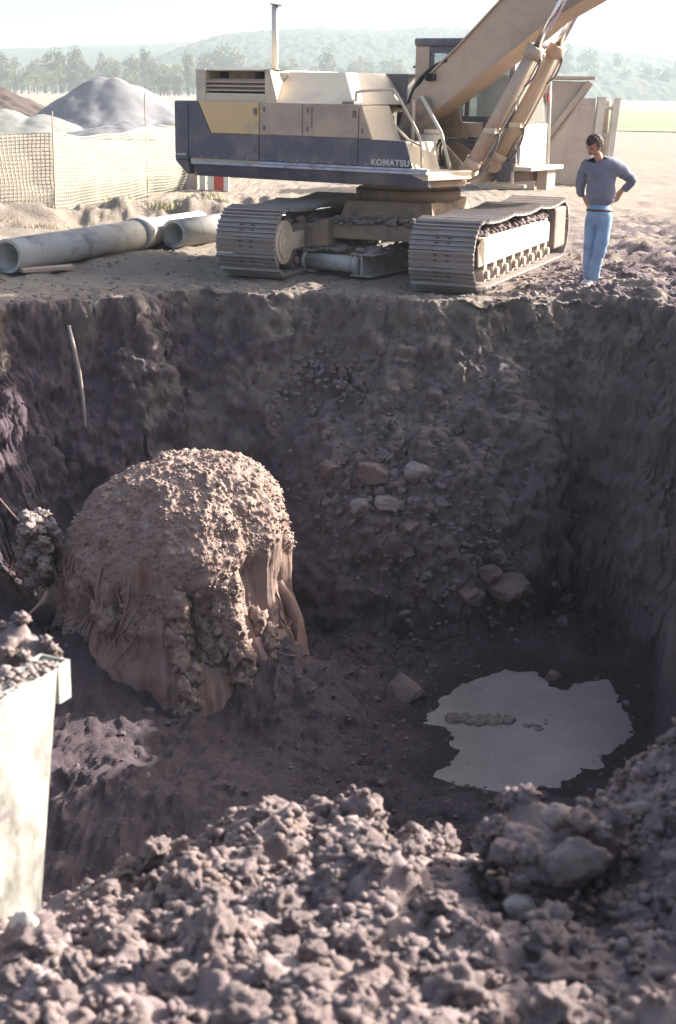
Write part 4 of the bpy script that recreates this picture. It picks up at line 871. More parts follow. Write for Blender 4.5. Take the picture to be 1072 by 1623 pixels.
b = MB(); pbox(b, .001, .060, .0, T, .505, .625); pbox(b, .001, .060, .096, .105, .505, .625); pbox(b, .001, .010, T + .001, .095, .505, .625); pbox(b, .051, .060, T + .001, .095, .505, .625); b.build('corner_socket', M['steel_plate'], PL, bevel=.002)
b = MB(); pbox(b, -.34, -.24, -.004, -.001, .27, .285); b.build('gouge', M['greybox'], PL)
V, F, of = [], [], 0; g = np.random.default_rng(5)
for k in range(170):
    r = g.uniform(.004, .016); v, f = lump(k + 1200, r, 1, .5, (1, 1, .5)); p = plate_frame(-g.uniform(0, .9) ** 1.0 + .0, g.uniform(0, .095), .627 + r * .3); V.append(v + np.array(p)); F.append(f + of); of += len(v)
o = link('dried_mud', grid_mesh('dried_mud', np.concatenate(V), np.concatenate(F), M['stone']), PL); o['kind'] = 'stuff'

# ------------------------------------------------------------------ stump
SX, SY, SZ0, SZ1, SR = -1.48, 12.25, -3.25, -1.02, 1.17
ST = empty('tree_stump', (SX, SY, SZ0), 'huge soil-capped tree stump standing half buried in the pit', 'tree stump')
nt_, nz_ = 620, 420
th, tt = np.meshgrid(np.linspace(0, 2 * math.pi, nt_, endpoint=False), np.linspace(0, 1, nz_))
side_t = np.clip(tt / 0.72, 0, 1); top_t = np.clip((tt - .72) / .28, 0, 1)
base_r = SR * (1.06 + .06 * (1 - side_t) ** 2 - .20 * side_t ** 1.3)
shoulder = 1.28 + .14 * np.cos(th - .2) + .06 * np.sin(3 * th)
rr = np.where(tt < .72, base_r, base_r * np.cos(top_t * math.pi / 2) ** .88)
zz = np.where(tt < .72, side_t * shoulder, shoulder + (SZ1 - SZ0 - shoulder) * np.sin(top_t * math.pi / 2) ** .9)
cx_, cy_ = np.cos(th), np.sin(th)
lob = .09 * perlin(cx_ * 1.6, cy_ * 1.6, zz * .35) + .06 * perlin(cx_ * 4, cy_ * 4, zz * .5) + .05 * perlin(cx_ * 2.4, cy_ * 2.4, zz * 2.2) + .03 * np.abs(perlin(cx_ * 5, cy_ * 5, zz * 3.5))
fib = .035 * perlin(cx_ * 9, cy_ * 9, zz * .9) + .022 * perlin(cx_ * 22, cy_ * 22, zz * 1.4) + .012 * perlin(cx_ * 45, cy_ * 45, zz * 2.2)
gap = -.06 * sstep(.25, .6, perlin(cx_ * 5 + 3, cy_ * 5, zz * .8)) * (tt < .7)
capm = sstep(.50, .80, tt - .10 * np.exp(-(np.angle(np.exp(1j * (th + .35))) / .6) ** 2) + .22 * fbm(cx_ * 2.5, cy_ * 2.5, zz * 2, 3))
X0, Y0, Z0 = rr * cx_, rr * cy_, zz
crumb = .055 * fbm(X0 * 2.5, Y0 * 2.5, Z0 * 2.5, 3, .55) + .026 * np.maximum(fbm(X0 * 11, Y0 * 11, Z0 * 11, 2), -.1) + .022 * np.maximum(fbm(X0 * 26, Y0 * 26, Z0 * 26, 2), -.2)
rad = rr * (1 + lob) + (fib + gap) * (1 - capm) * np.minimum(1, rr / .4)
nrm = np.stack([cx_ * np.cos(top_t * 1.3), cy_ * np.cos(top_t * 1.3), np.sin(top_t * 1.3)], -1)
PS = np.stack([rad * cx_, rad * cy_, zz], -1) + nrm * (crumb * (capm * .9 + .12))[..., None]
PS[..., 2] += .15 * PS[..., 0] * sstep(.35, .9, tt)
for a_, z_c, dp, wa, wz in ((-1.25, 1.0, .13, .16, .28), (-.75, 1.15, .10, .13, .3), (-2.35, 1.15, .16, .10, .22), (-2.0, 1.1, .12, .05, .3), (-2.7, 1.2, .15, .06, .25), (-.3, .9, .09, .15, .3), (-1.75, .8, .08, .2, .15)):      # broken slabs and hollows in the flank
    da = np.angle(np.exp(1j * (th - a_))); PS[..., :2] *= (1 - dp * np.exp(-((da / wa) ** 2) ** 2 - (((zz - z_c) / wz) ** 2) ** 2) * (1 + .4 * fbm(cx_ * 7, cy_ * 7, zz * 4, 3)))[..., None]
i = np.arange(nt_ * nz_).reshape(nz_, nt_); j = np.roll(i, -1, 1)
F = np.stack([i[:-1], j[:-1], j[1:], i[1:]], -1).reshape(-1, 4)
me = grid_mesh('stump_wood', PS.reshape(-1, 3), F, [M['stump_wood'], M['cap']])
fm_ = capm.ravel()[F].mean(1) + .5 * (rng.random(len(F)) - .5) > .5
me.polygons.foreach_set('material_index', fm_.astype(np.int32))
link('stump_wood', me, ST)
# crumbs of soil on the cap
V, F, of = [], [], 0; g = np.random.default_rng(9)
VAR = [lump(k + 40, 1.0, 1, .8, (1, 1, 1), 1.7) for k in range(14)] ; VAR2 = [lump(k + 60, 1.0, 2, .95, (1, 1, 1), 1.9) for k in range(14)]
VAR3 = [lump(k + 80, 1.0, 3, .75, (1, 1, 1), 2.6) for k in range(10)]
def scatter(points, radii, V, F, of, var, g, flat=.8):
    for p, r in zip(points, radii):
        v, f = var[g.integers(len(var))]; a = g.uniform(0, 6.28); c, s = math.cos(a), math.sin(a)
        q = np.stack([v[:, 0] * c - v[:, 1] * s, v[:, 0] * s + v[:, 1] * c, v[:, 2] * flat], -1) * r * np.array([1, g.uniform(.75, 1.2), 1]); V.append(q + p); F.append(f + of); of += len(v)
    return of
cand = np.argwhere((capm > .35) & (tt > .5) & (tt < .985)); w = (rr[cand[:, 0], cand[:, 1]] + .02); w /= w.sum()
pick = cand[g.choice(len(cand), 5200, p=w)]
pts = PS[pick[:, 0], pick[:, 1]]; rad_ = g.uniform(.005, .019, len(pts)); big = g.random(len(pts)) < .04; rad_[big] *= 2.0
of = scatter(pts, rad_, V, F, of, VAR, g)
o = link('soil_crumbs', grid_mesh('soil_crumbs', np.concatenate(V), np.concatenate(F), M['cap']), ST); o['kind'] = 'stuff'
# splinters standing off the left side and hanging root mats on the front
def stump_pt(a, z, off=0.0):
    k = int((a % (2 * math.pi)) / (2 * math.pi) * nt_) % nt_; q = np.argmin(np.abs(PS[:, k, 2] - z)); p = PS[q, k]; n = np.array([math.cos(a), math.sin(a), 0]); return Vector(p + n * off)
g = np.random.default_rng(31)
def hang(a0, z0, n, spread, length, name, mat):
    b = MB()
    for k in range(n):
        a = a0 + g.normal() * spread; z = z0 + g.normal() * .10; L = length * g.uniform(.5, 1.2); pts = []
        for q in range(6): pts.append(stump_pt(a + g.normal() * .03 + spread * .3 * q * g.normal(), z - L * q / 5, -.005 + .035 * math.sin(q / 5 * 3) * g.uniform(.2, 1.4)))
        b.tube(pts, [g.uniform(.008, .018), .015, .013, .010, .007, .003], 6)
    return b.build(name, mat, ST)
d2 = math.radians
for a, z, n, sp, L in ((-135, 1.35, 7, .05, .5), (-120, 1.3, 7, .05, .55), (-150, 1.4, 6, .05, .45), (-165, 1.3, 6, .06, .5), (-108, 1.2, 6, .05, .5), (-25, 1.1, 6, .06, .5), (-10, .9, 5, .06, .5)):
    hang(d2(a), z, n, sp, L, 'bark_strip', M['stump_wood'])
# crumbly strips of root and clay hanging down the front
def clay_strip(path, r0, r1, n, fibres, seed):
    g = np.random.default_rng(seed); V, F, of = [], [], 0; P = []
    for k in range(n):
        t = k / (n - 1); q = t * (len(path) - 1); i = min(int(q), len(path) - 2); a = path[i][0] + (path[i + 1][0] - path[i][0]) * (q - i); z = path[i][1] + (path[i + 1][1] - path[i][1]) * (q - i)
        r = (r0 + (r1 - r0) * t) * g.uniform(.6, 1.25); P.append((np.array(stump_pt(d2(a + g.normal() * 2.0), z + g.normal() * .02, r * .25)), r))
    of = scatter([p for p, r in P], [r for p, r in P], V, F, of, VAR3, g, 1.3)
    o = link('clay_strip', grid_mesh('clay_strip', np.concatenate(V), np.concatenate(F), M['cap']), ST)
    b = MB()
    for k in range(fibres):
        a, z = path[g.integers(1, len(path))]; p = stump_pt(d2(a + g.normal() * 4), z, .03); d = Vector((g.normal() * .08, -abs(g.normal()) * .06, -g.uniform(.03, .16)))
        b.hose([p, p + d * .5 + Vector((g.normal() * .02, -.02, 0)), p + d, p + d * 1.6 + Vector((g.normal() * .03, 0, .02))], .004, 5)
    if fibres: b.build('rootlet', M['root'], ST)
clay_strip([(-84, 1.25), (-80, .95), (-77, .65), (-78, .40), (-84, .22)], .085, .045, 34, 8, 1)
clay_strip([(-62, 1.15), (-57, .85), (-52, .60), (-58, .42)], .10, .055, 32, 9, 2)
clay_strip([(-66, 1.05), (-68, .88), (-64, .72)], .07, .05, 14, 5, 3)
clay_strip([(-40, .95), (-36, .75), (-38, .6)], .07, .05, 12, 3, 4)
clay_strip([(-120, 1.1), (-114, .95)], .07, .05, 8, 4, 5)
# bulge of bark on the right flank
b = MB(); b.tube([stump_pt(d2(-8), 1.15, .0), stump_pt(d2(-8), 1.0, .04), stump_pt(d2(-9), .82, .07), stump_pt(d2(-12), .62, .05)], [.03, .06, .06, .02], 12); b.build('bark_bulge', M['stump_wood'], ST)

# root clump left of the stump
def clump(name, label, cat, loc, r, n, mat, seed, flat=1.0, group=None, sub=2):
    g = np.random.default_rng(seed); V, F, of = [], [], 0; v, f = lump(seed, r, 4, .35, (1, 1, flat), 1.6); V.append(v); F.append(f); of = len(v)
    d = g.normal(size=(n, 3)); d /= np.linalg.norm(d, axis=1)[:, None]; idx = [int(np.argmax(v @ q)) for q in d]
    of = scatter([v[k] for k in idx], r * g.uniform(.08, .28, n), V, F, of, VAR2 if sub == 2 else VAR, g)
    return tag(link(name, grid_mesh(name, np.concatenate(V), np.concatenate(F), mat), loc=loc), label, cat, group)
rc = at_y(62, 855, 12.2)
RC = empty('root_clump', rc, 'crumbly pale root clump hanging just left of the stump', 'root clump')
g = np.random.default_rng(41); V, F, of = [], [], 0
of = scatter([np.array([g.normal() * .09, g.normal() * .12, g.normal() * .17 - .05]) for _ in range(120)], g.uniform(.03, .075, 120), V, F, of, VAR3, g)
o = link('soil_lumps', grid_mesh('soil_lumps', np.concatenate(V), np.concatenate(F), M['stone']), RC); o['kind'] = 'stuff'
b = MB()
for k in range(10): a = g.normal(size=3) * .14; b.tube([(0, 0, 0), a + np.array([0, 0, -.1]), a * 1.8 + np.array([.05, 0, -.35]), a * 2 + np.array([.3 * g.random(), 0, -.6])], [.012, .010, .007, .003], 5)
b.build('rootlet', M['root_dark'], RC)
def root(label, pix, r0, r1, y0, y1, mat='root'):
    P = [at_y(x, y, y0 + (y1 - y0) * k / (len(pix) - 1)) for k, (x, y) in enumerate(pix)]; c = P[0].copy(); b = MB(); n = len(P)
    b.tube([p - c for p in P], [r0 + (r1 - r0) * k / (n - 1) for k in range(n)], 8); return tag(b.build('root', M[mat], loc=c), label, 'root')
root('thin pale root reaching down left of the stump', [(76, 938), (66, 955), (48, 972), (36, 990), (30, 1002)], .020, .008, 11.6, 11.4)
root('long thin dark root against the pit wall at the left edge', [(-10, 780), (4, 796), (18, 812), (32, 828), (44, 838)], .010, .006, 12.5, 12.3, 'root_dark')

# pole leaning against the pit wall
P = [at_y(109, 516, 15.02), at_y(117, 550, 14.86), at_y(126, 590, 14.66), at_y(132, 632, 14.46), at_y(136, 677, 14.28)]
P = []
for x, y in ((109, 516), (117, 550), (126, 590), (132, 632), (136, 677)):
    h = hit(x, y); P.append(h + (CAMP - h).normalized() * .16)
b = MB(); b.tube([p - P[0] for p in P], [.019, .023, .022, .018, .015], 10); tag(b.build('wooden_pole', M['stickwood'], loc=P[0]), 'pale wooden pole leaning on the dark pit wall', 'pole')

# ------------------------------------------------------------------ rocks in the slope
def rock(px, py, rpx, label, mat='stone', seed=0, flat=.8, facet=1.0, group=None, sub=3, name='rock', stretch=(1, 1)):
    h = hit(px, py); r = rpx / 2254 * (h - CAMP).length
    v, f = lump(seed, r, sub, .16, (stretch[0], 1, flat * stretch[1]), 1.6, facet)
    me = grid_mesh(name, v, f, M[mat], smooth=False)
    o = link(name, me, loc=h + (CAMP - h).normalized() * r * .05); o.rotation_euler = (0, 0, random.uniform(-.6, .6)); return tag(o, label, 'rock' if name == 'rock' else name.replace('_', ' '), group)
rock(587, 752, 32, 'reddish block topmost of the rocks in the middle of the slope', 'stone_red', 1)
rock(632, 768, 20, 'small reddish rock wedged right of the topmost block', 'stone_red', 2)
rock(620, 797, 29, 'flat pale slab lying under the reddish block', 'stone', 3, .5)
rock(570, 803, 22, 'pale crumbly rock left of the flat slab', 'stone', 4, .8, .4)
rock(660, 752, 27, 'rounded bluish grey rock right of the reddish block', 'stone', 5, .8, .5)
rock(650, 835, 22, 'dull brown rock below the flat slab', 'stone_red', 6)
rock(640, 1100, 38, 'large brown boulder at the edge of the pool', 'stone_red', 7, .8, .9)
rock(805, 935, 40, 'big half buried brown boulder above the pool', 'stone_red', 8, .9, .6)
rock(745, 948, 24, 'brown rock left of the big half buried boulder', 'stone_red', 9)
rock(775, 912, 24, 'grey rock on top left of the half buried boulder', 'stone_red', 10)
rock(870, 922, 18, 'small grey rock right of the half buried boulder', 'stone', 11)
rock(525, 742, 20, 'dull rock on the slope right behind the stump top', 'stone_red', 12)
rock(605, 547, 17, 'pointed pale clod at the head of the slope', 'stone', 13, 1.1, .4)
rock(640, 572, 14, 'pale clod just right of the pointed one at the slope head', 'stone', 14, .8)
rock(640, 600, 24, 'brown layered clod below the head of the slope', 'stone_red', 15, .9)
rock(463, 716, 8, 'tiny white stone on the slope behind the stump', 'stone_pale', 16)
rock(880, 1075, 20, 'dark clod on the far edge of the pool', 'stone_red', 17, .6)
rock(710, 1143, 9, 'leftmost dark clod standing in the pool', 'spoil_dark', 18, .6)
# bar of mud across the pool
v0 = hit(770, 1145)
g = np.random.default_rng(77); V, F, of = [], [], 0
for k in range(46):
    t = g.uniform(0, 1); pxx = 712 + 88 * t + (60 * max(0, t - .85)); pyy = 1136 + 20 * t - 12 * t * t + g.normal() * 2.5
    d = face(pxx, pyy); kk = (WATER_Z - CAM_H) / d.z; p = np.array([d.x * kk, d.y * kk, WATER_Z]); of = scatter([p - np.array(v0)], [g.uniform(.025, .07)], V, F, of, VAR2, g, .6)
tag(link('mud_bar', grid_mesh('mud_bar', np.concatenate(V), np.concatenate(F), M['spoil_dark']), loc=v0), 'thin bar of dark mud lumps sticking out of the pool', 'mud bar')
V, F, of = [], [], 0
for k in range(9):
    pxx = g.uniform(830, 895); d = face(pxx, 1150 + g.normal() * 4); kk = (WATER_Z - CAM_H) / d.z; p = np.array([d.x * kk, d.y * kk, WATER_Z]); of = scatter([p - np.array(v0)], [g.uniform(.015, .03)], V, F, of, VAR2, g, .6)
o = link('mud_crumbs', grid_mesh('mud_crumbs', np.concatenate(V), np.concatenate(F), M['spoil_dark']), loc=v0); o['kind'] = 'stuff'
# broken lumps along the head and the middle of the slump: the larger ones as individuals, the rest as stuff
g = np.random.default_rng(88); RV = []
for k in range(12):
    v, f = lump(k + 700, 1.0, 2, .2, (1, 1, .75), 1.8, 1.0); RV.append((v, f))
RM = [grid_mesh('rubble_lump', v, f, M['rubble_lump'], smooth=False) for v, f in RV]
V, F, of = [], [], 0; pts, rad_ = [], []
spots = ([(g.normal(580, 60), 590 - 0.0 + g.normal() * 28, 1) for _ in range(150)] + [(560 + t * 150, 560 + t * t * 60 + abs(g.normal()) * 40, 1) for t in g.uniform(-.9, 1, 150)] + [(g.normal(665, 40), g.normal(670, 28), 0) for _ in range(320)]
         + [(g.normal(600, 70), g.normal(775, 38), 1) for _ in range(240)] + [(g.normal(780, 70), g.normal(915, 45), 1) for _ in range(200)] + [(g.normal(640, 120), g.normal(860, 90), 0) for _ in range(200)])
n_ind = 0
for x, y, bigger in spots:
    h = hit(x, y); d = (h - CAMP).length
    if h.z > -.15 or h.z < WATER_Z + .03 or h.x < -1.2: continue
    rpx = (g.uniform(2.0, 6.5) if g.random() < .85 else g.uniform(7, 13)) if bigger else g.uniform(1.5, 4.5); r = rpx / 2254 * d
    if rpx > 6.6:
        o = link('rubble_lump', RM[n_ind % 12], loc=h); o.scale = (r * g.uniform(.9, 1.3), r, r * g.uniform(.8, 1.2)); o.rotation_euler = tuple(g.uniform(-1, 1, 3)); tag(o, 'angular brown lump among the rubble of the slumped pit wall', 'earth lump', 'lumps in the slumped pit wall'); n_ind += 1
    else: pts.append(np.array(h)); rad_.append(r)
of = scatter(pts, rad_, V, F, of, RV, g, 1.0)
o = link('slope_rubble', grid_mesh('slope_rubble', np.concatenate(V), np.concatenate(F), M['rubble_lump'], smooth=False)); o['kind'] = 'stuff'
# rubble on the slope and floor of the pit, too small to pick apart
g = np.random.default_rng(15); V, F, of = [], [], 0; pts, rad_ = [], []
n = 6000; xx = g.uniform(-5, 3.7, n); yy = g.uniform(8.5, 16.2, n); pr = g.random(n)
i = np.clip(np.searchsorted(xs, xx), 0, nx - 1); j = np.clip(np.searchsorted(ys, yy), 0, ny - 1)
dens = .18 + .8 * np.exp(-((xx - .7) / 1.1) ** 2) * (GT[j, i] > .05)
for k in np.where((pr < dens) & (GD[j, i] > .05))[0]:
    p = P3[j[k], i[k]]
    if p[2] < WATER_Z - .02 and .2 < p[0] < 3.3: continue
    pts.append(p); rad_.append(g.uniform(.006, .022) if g.random() < .94 else g.uniform(.022, .04))
of = scatter(pts, rad_, V, F, of, VAR, g)
o = link('pit_rubble', grid_mesh('pit_rubble', np.concatenate(V), np.concatenate(F), material('rubble', (0.095, 0.070, 0.084), (0.15, 0.118, 0.132), 3.0, .95, bump=.4, contrast=(.45, .75)), smooth=False)); o['kind'] = 'stuff'
# clods on the upper ground
V, F, of = [], [], 0; pts, rad_ = [], []
for k in range(5200):
    x = g.uniform(-4.5, 5.5); y = g.uniform(14.6, 20)
    i = min(np.searchsorted(xs, x), nx - 1); j = min(np.searchsorted(ys, y), ny - 1); p = P3[j, i]
    w = .14 + .8 * (x > 1.6) * (y < 19) + .5 * (abs(GD[j, i] + .3) < .4)
    if GD[j, i] > .2 or g.random() > w: continue
    pts.append(p + np.array([0, 0, .005])); rad_.append(g.uniform(.008, .03) * (1.9 if (x > 1.7 and g.random() < .12) else 1))
of = scatter(pts, rad_, V, F, of, VAR, g, .7)
o = link('ground_clods', grid_mesh('ground_clods', np.concatenate(V), np.concatenate(F), M['spoil'], smooth=False)); o['kind'] = 'stuff'

# ------------------------------------------------------------------ spoil heap in front
def heap_z(X, Y):
    crest = np.interp(X, [-2.5, -1.2, -.98, -.7, -.47, -.25, .06, .31, .43, .64, .80, .98, 1.3, 1.7, 2.5], [-.50, -.31, -.27, -.17, -.06, .07, .11, .04, -.02, -.02, .12, .34, .85, 1.1, 1.1])
    near = np.interp(X, [-2.5, -1.0, -.5, 0, .4, .7, 1.0, 1.3, 1.7, 2.5], [.30, .34, .44, .50, .52, .60, .88, 1.03, 1.15, 1.1])  # right end, out of view, raised to cast shade on the near corner
    t = np.clip((Y - 2.15) / 1.5, -.6, 1); z = near + (crest - near) * t
    z = z - 1.15 * np.maximum(Y - 3.75 - .12 * perlin(X * 2, 0.3, 1.2), 0) ** 1.1
    z = z + .055 * fbm(X * 2.1, Y * 2.1, 3.9, 3) + .03 * fbm(X * 7, Y * 7, 1.9, 3, .6)
    return z
xsm = spaced([(-2.6, -1.2, .05), (-1.2, 1.25, .008), (1.25, 2.6, .016)]); ysm = spaced([(-1.5, 1.8, .12), (1.8, 4.15, .008), (4.15, 5.6, .06)])
HX, HY = np.meshgrid(xsm, ysm); HZ = heap_z(HX, HY)
g = np.random.default_rng(23); H0 = HZ.copy()
def splat(n, r0, r1, prot):
    for _ in range(n):
        x, y, r = g.uniform(-1.3, 2.5), g.uniform(1.9, 4.05), r0 * (r1 / r0) ** g.random()
        soft = float(perlin(x * 2.3, y * 2.3, 5.1)) + .55 * math.exp(-((x - .30) / .28) ** 2 - ((y - 3.0) / .5) ** 2)
        if r < .06 and soft > .18 and g.random() < .85: continue
        i0, i1 = np.searchsorted(xsm, [x - r, x + r]); j0, j1 = np.searchsorted(ysm, [y - r, y + r])
        if i1 - i0 < 2 or j1 - j0 < 2: continue
        X = HX[j0:j1, i0:i1]; Y = HY[j0:j1, i0:i1]; q = ((X - x) ** 2 + (Y - y) ** 2) / (r * r)
        jc, ic = (j0 + j1) // 2, (i0 + i1) // 2; dome = H0[j0:j1, i0:i1] * .75 + H0[jc, ic] * .25 + (HZ[jc, ic] - H0[jc, ic]) * .7 - r * (1 - prot) + r * np.sqrt(np.clip(1 - q, 0, 1)) * (1 + .3 * perlin(X * 2.2 / r, Y * 2.2 / r, x * 7))
        HZ[j0:j1, i0:i1] = np.where(q < 1, np.maximum(HZ[j0:j1, i0:i1], dome), HZ[j0:j1, i0:i1])
splat(215, .06, .13, .45); splat(600, .03, .06, .5); splat(720, .018, .035, .5); splat(3100, .008, .020, .55)
HZ += .004 * fbm(HX * 40, HY * 40, 1.0, 2)
ii = np.arange(HX.size).reshape(HX.shape); Fh = np.stack([ii[:-1, :-1], ii[:-1, 1:], ii[1:, 1:], ii[1:, :-1]], -1).reshape(-1, 4)
sh = link('spoil_heap', grid_mesh('spoil_heap', np.stack([HX, HY, HZ], -1).reshape(-1, 3), Fh, M['spoil'])); sh['kind'] = 'structure'
def hz_at(x, y):
    return float(HZ[min(np.searchsorted(ysm, y), len(ysm) - 1), min(np.searchsorted(xsm, x), len(xsm) - 1)])
# the larger clods as individuals, the crumbs between them as stuff
variants = []
for k in range(18):
    v, f = lump(k + 500, 1.0, 4, .5, (1, 1, .85), 1.8, .55 if k % 3 == 0 else 0); variants.append(grid_mesh('earth_clod', v, f, M['spoil']))
placed = []
for k in range(230):
    for _ in range(30):
        x, y = g.uniform(-1.05, 1.2), g.uniform(2.1, 3.85); r = .020 * (.062 / .020) ** (g.random() ** 1.7)
        if abs(x) < .26 * y + .12 and all((x - a) ** 2 + (y - b) ** 2 > (r + c) ** 2 * .8 for a, b, c in placed) and not (x < -.60 and y > 3.0) and not (math.exp(-((x - .30) / .25) ** 2 - ((y - 3.0) / .5) ** 2) > .5 and g.random() < .8): break
    placed.append((x, y, r))
    o = link('earth_clod', variants[k % 18], loc=(x, y, hz_at(x, y) + r * .30)); o.scale = (r * g.uniform(.85, 1.2), r * g.uniform(.85, 1.2), r * g.uniform(.8, 1.1)); o.rotation_euler = (g.normal() * .4, g.normal() * .4, g.uniform(0, 6.28))
    tag(o, 'rounded brown earth clod lying on the near spoil heap', 'clod', 'earth clods of the near spoil heap')
V, F, of = [], [], 0; pts, rad_ = [], []
for k in range(6500):
    x, y = g.uniform(-1.25, 1.35), g.uniform(2.0, 4.0); r = .005 * (.022 / .005) ** (g.random() ** 1.5); pts.append(np.array([x, y, hz_at(x, y) + r * .3])); rad_.append(r)
of = scatter(pts, rad_, V, F, of, VAR, g)
o = link('soil_crumbs', grid_mesh('soil_crumbs', np.concatenate(V), np.concatenate(F), M['spoil'])); o['kind'] = 'stuff'

def near_lump(px, py, y, rpx, label, mat, seed, name, stretch=(1, 1, .85), facet=0., rough=.3, sub=4, crumbs=0):
    p = at_y(px, py, y); r = rpx / 2254 * (p - CAMP).length; v, f = lump(seed, r, sub, rough, stretch, 1.7, facet); V, F = [v], [f]
    if crumbs:
        g = np.random.default_rng(seed); d = g.normal(size=(crumbs, 3)); d /= np.linalg.norm(d, axis=1)[:, None]
        scatter([v[int(np.argmax(v @ q))] for q in d], r * g.uniform(.05, .20, crumbs), V, F, len(v), VAR3, g)
    o = link(name, grid_mesh(name, np.concatenate(V), np.concatenate(F), M[mat]), loc=p); return tag(o, label, name.replace('_', ' '))
near_lump(860, 1345, 3.2, 92, 'big lumpy earth block at the right with a pale stone in its face', 'spoil', 201, 'earth_block', (1.05, .9, .85), .5, .35, 5, 150)
near_lump(908, 1365, 3.06, 62, 'broad pale flat stone stuck in the face of the big earth block', 'stone', 202, 'flat_stone', (.95, .45, .75), .8, .2)
near_lump(880, 1296, 3.12, 26, 'grey stone at the top of the big earth block', 'stone', 203, 'grey_stone', (1, .8, .9), .6, .2)
near_lump(952, 1340, 3.2, 55, 'crumbly earth lump at the right end of the big block', 'spoil', 204, 'earth_lump', (.7, .7, 1.1), 0, .4, 4, 80)
near_lump(825, 1437, 3.05, 26, 'smooth white stone below the big earth block', 'stone_pale', 205, 'white_stone', (1, .9, .85), .3, .15)
near_lump(1018, 1282, 3.5, 20, 'dull grey stone on the right slope above the big block', 'stone', 206, 'grey_stone', (1.3, .8, .6), .4, .15)
near_lump(44, 1478, 3.0, 38, 'white curved stone at the foot of the steel plate', 'stone_pale', 207, 'white_stone', (.75, .8, 1.1), .5, .10)
near_lump(22, 1040, 4.35, 58, 'brown earth lump heaped behind the steel plate', 'spoil', 208, 'earth_lump', (1.0, .8, .75), 0, .5, 4, 90)
near_lump(6, 1075, 4.0, 30, 'grey stone tucked behind the rail of the steel plate', 'stone', 209, 'grey_stone', (1.0, .8, .6), .7, .15)
near_lump(575, 1290, 3.72, 34, 'knobbly earth lump on the crest of the near heap', 'spoil', 210, 'earth_lump', (1, 1, 1.0), 0, .45, 4, 60)
near_lump(415, 1490, 2.85, 32, 'smooth pale clod standing in the middle of the near heap', 'stone', 211, 'pale_clod', (.8, .8, 1), .2, .2)
near_lump(450, 1545, 2.6, 36, 'smooth pale clod below the middle of the near heap', 'stone', 212, 'pale_clod', (1, .8, .9), .2, .2)

# ------------------------------------------------------------------ weeds
def tuft(name, label, x, y, n, rad, h, mat, seed, group):
    g = np.random.default_rng(seed); V, F = [], []
    for k in range(n):
        a = g.uniform(0, 6.28); q = rad * math.sqrt(g.random()); p = np.array([q * math.cos(a), q * math.sin(a), 0]); l = h * g.uniform(.5, 1.1); d = np.array([g.normal() * .4, g.normal() * .4, 1]); t = np.array([math.cos(a + 1.5), math.sin(a + 1.5), 0]) * h * .05
        o = len(V); V += [p - t, p + t, p + d * l * .6 + t * 1.3, p + d * l]; F.append((o, o + 1, o + 2, o + 3))
    o = link(name, grid_mesh(name, np.array(V), np.array(F), M[mat], smooth=False), loc=(x, y, ground_z(x, y) - .02)); return tag(o, label, 'weed', group)
k = 0
for x, y, n, r, h in ((-2.95, 23.4, 260, .35, .13), (-2.3, 23.9, 200, .4, .10), (-3.6, 23.3, 120, .3, .09), (-4.6, 22.0, 200, .6, .08), (-5.3, 21.8, 200, .6, .08)):
    tuft('weed_clump', 'clump of green weeds on the low earth berm behind the pipes', x, y, n, r, h, 'weed', 60 + k, 'weeds on the berm'); k += 1
tuft('weed_patch', 'big green weed patch growing at the right foot of the grey gravel pile', -8.9, 70, 1500, 1.6, .55, 'weed', 66, None)
tuft('weed_patch', 'green weed patch half hidden by the tail of the excavator', -6.2, 70, 1200, 1.4, .5, 'weed', 67, None)

# ------------------------------------------------------------------ the man
MX, MY = 2.90, 16.73
MAN = empty('person', (MX, MY, ground_z(MX, MY) + .01), 'person in blue-grey sweater and faded jeans looking down into the pit', 'person')
def skin_mesh(name, nodes, edges, mat, root=0, sub=2, parent=MAN):
    me = bpy.data.meshes.new(name); bm = bmesh.new(); lay = bm.verts.layers.skin.verify(); vs = []
    for (p, r) in nodes:
        v = bm.verts.new(p); r = r if isinstance(r, tuple) else (r, r); v[lay].radius = r; vs.append(v)
    vs[root][lay].use_root = True
    for a, c in edges: bm.edges.new((vs[a], vs[c]))
    bm.to_mesh(me); bm.free()
    o = bpy.data.objects.new(name + '_skeleton', me); col.objects.link(o); m1 = o.modifiers.new('skin', 'SKIN'); m1.use_smooth_shade = True
    m2 = o.modifiers.new('subdivision', 'SUBSURF'); m2.levels = sub; m2.render_levels = sub
    bpy.context.view_layer.update()
    me2 = bpy.data.meshes.new_from_object(o.evaluated_get(bpy.context.evaluated_depsgraph_get())); bpy.data.objects.remove(o)
    me2.materials.clear(); me2.materials.append(mat); me2.polygons.foreach_set('use_smooth', [True] * len(me2.polygons)); me2.name = name
    return me2
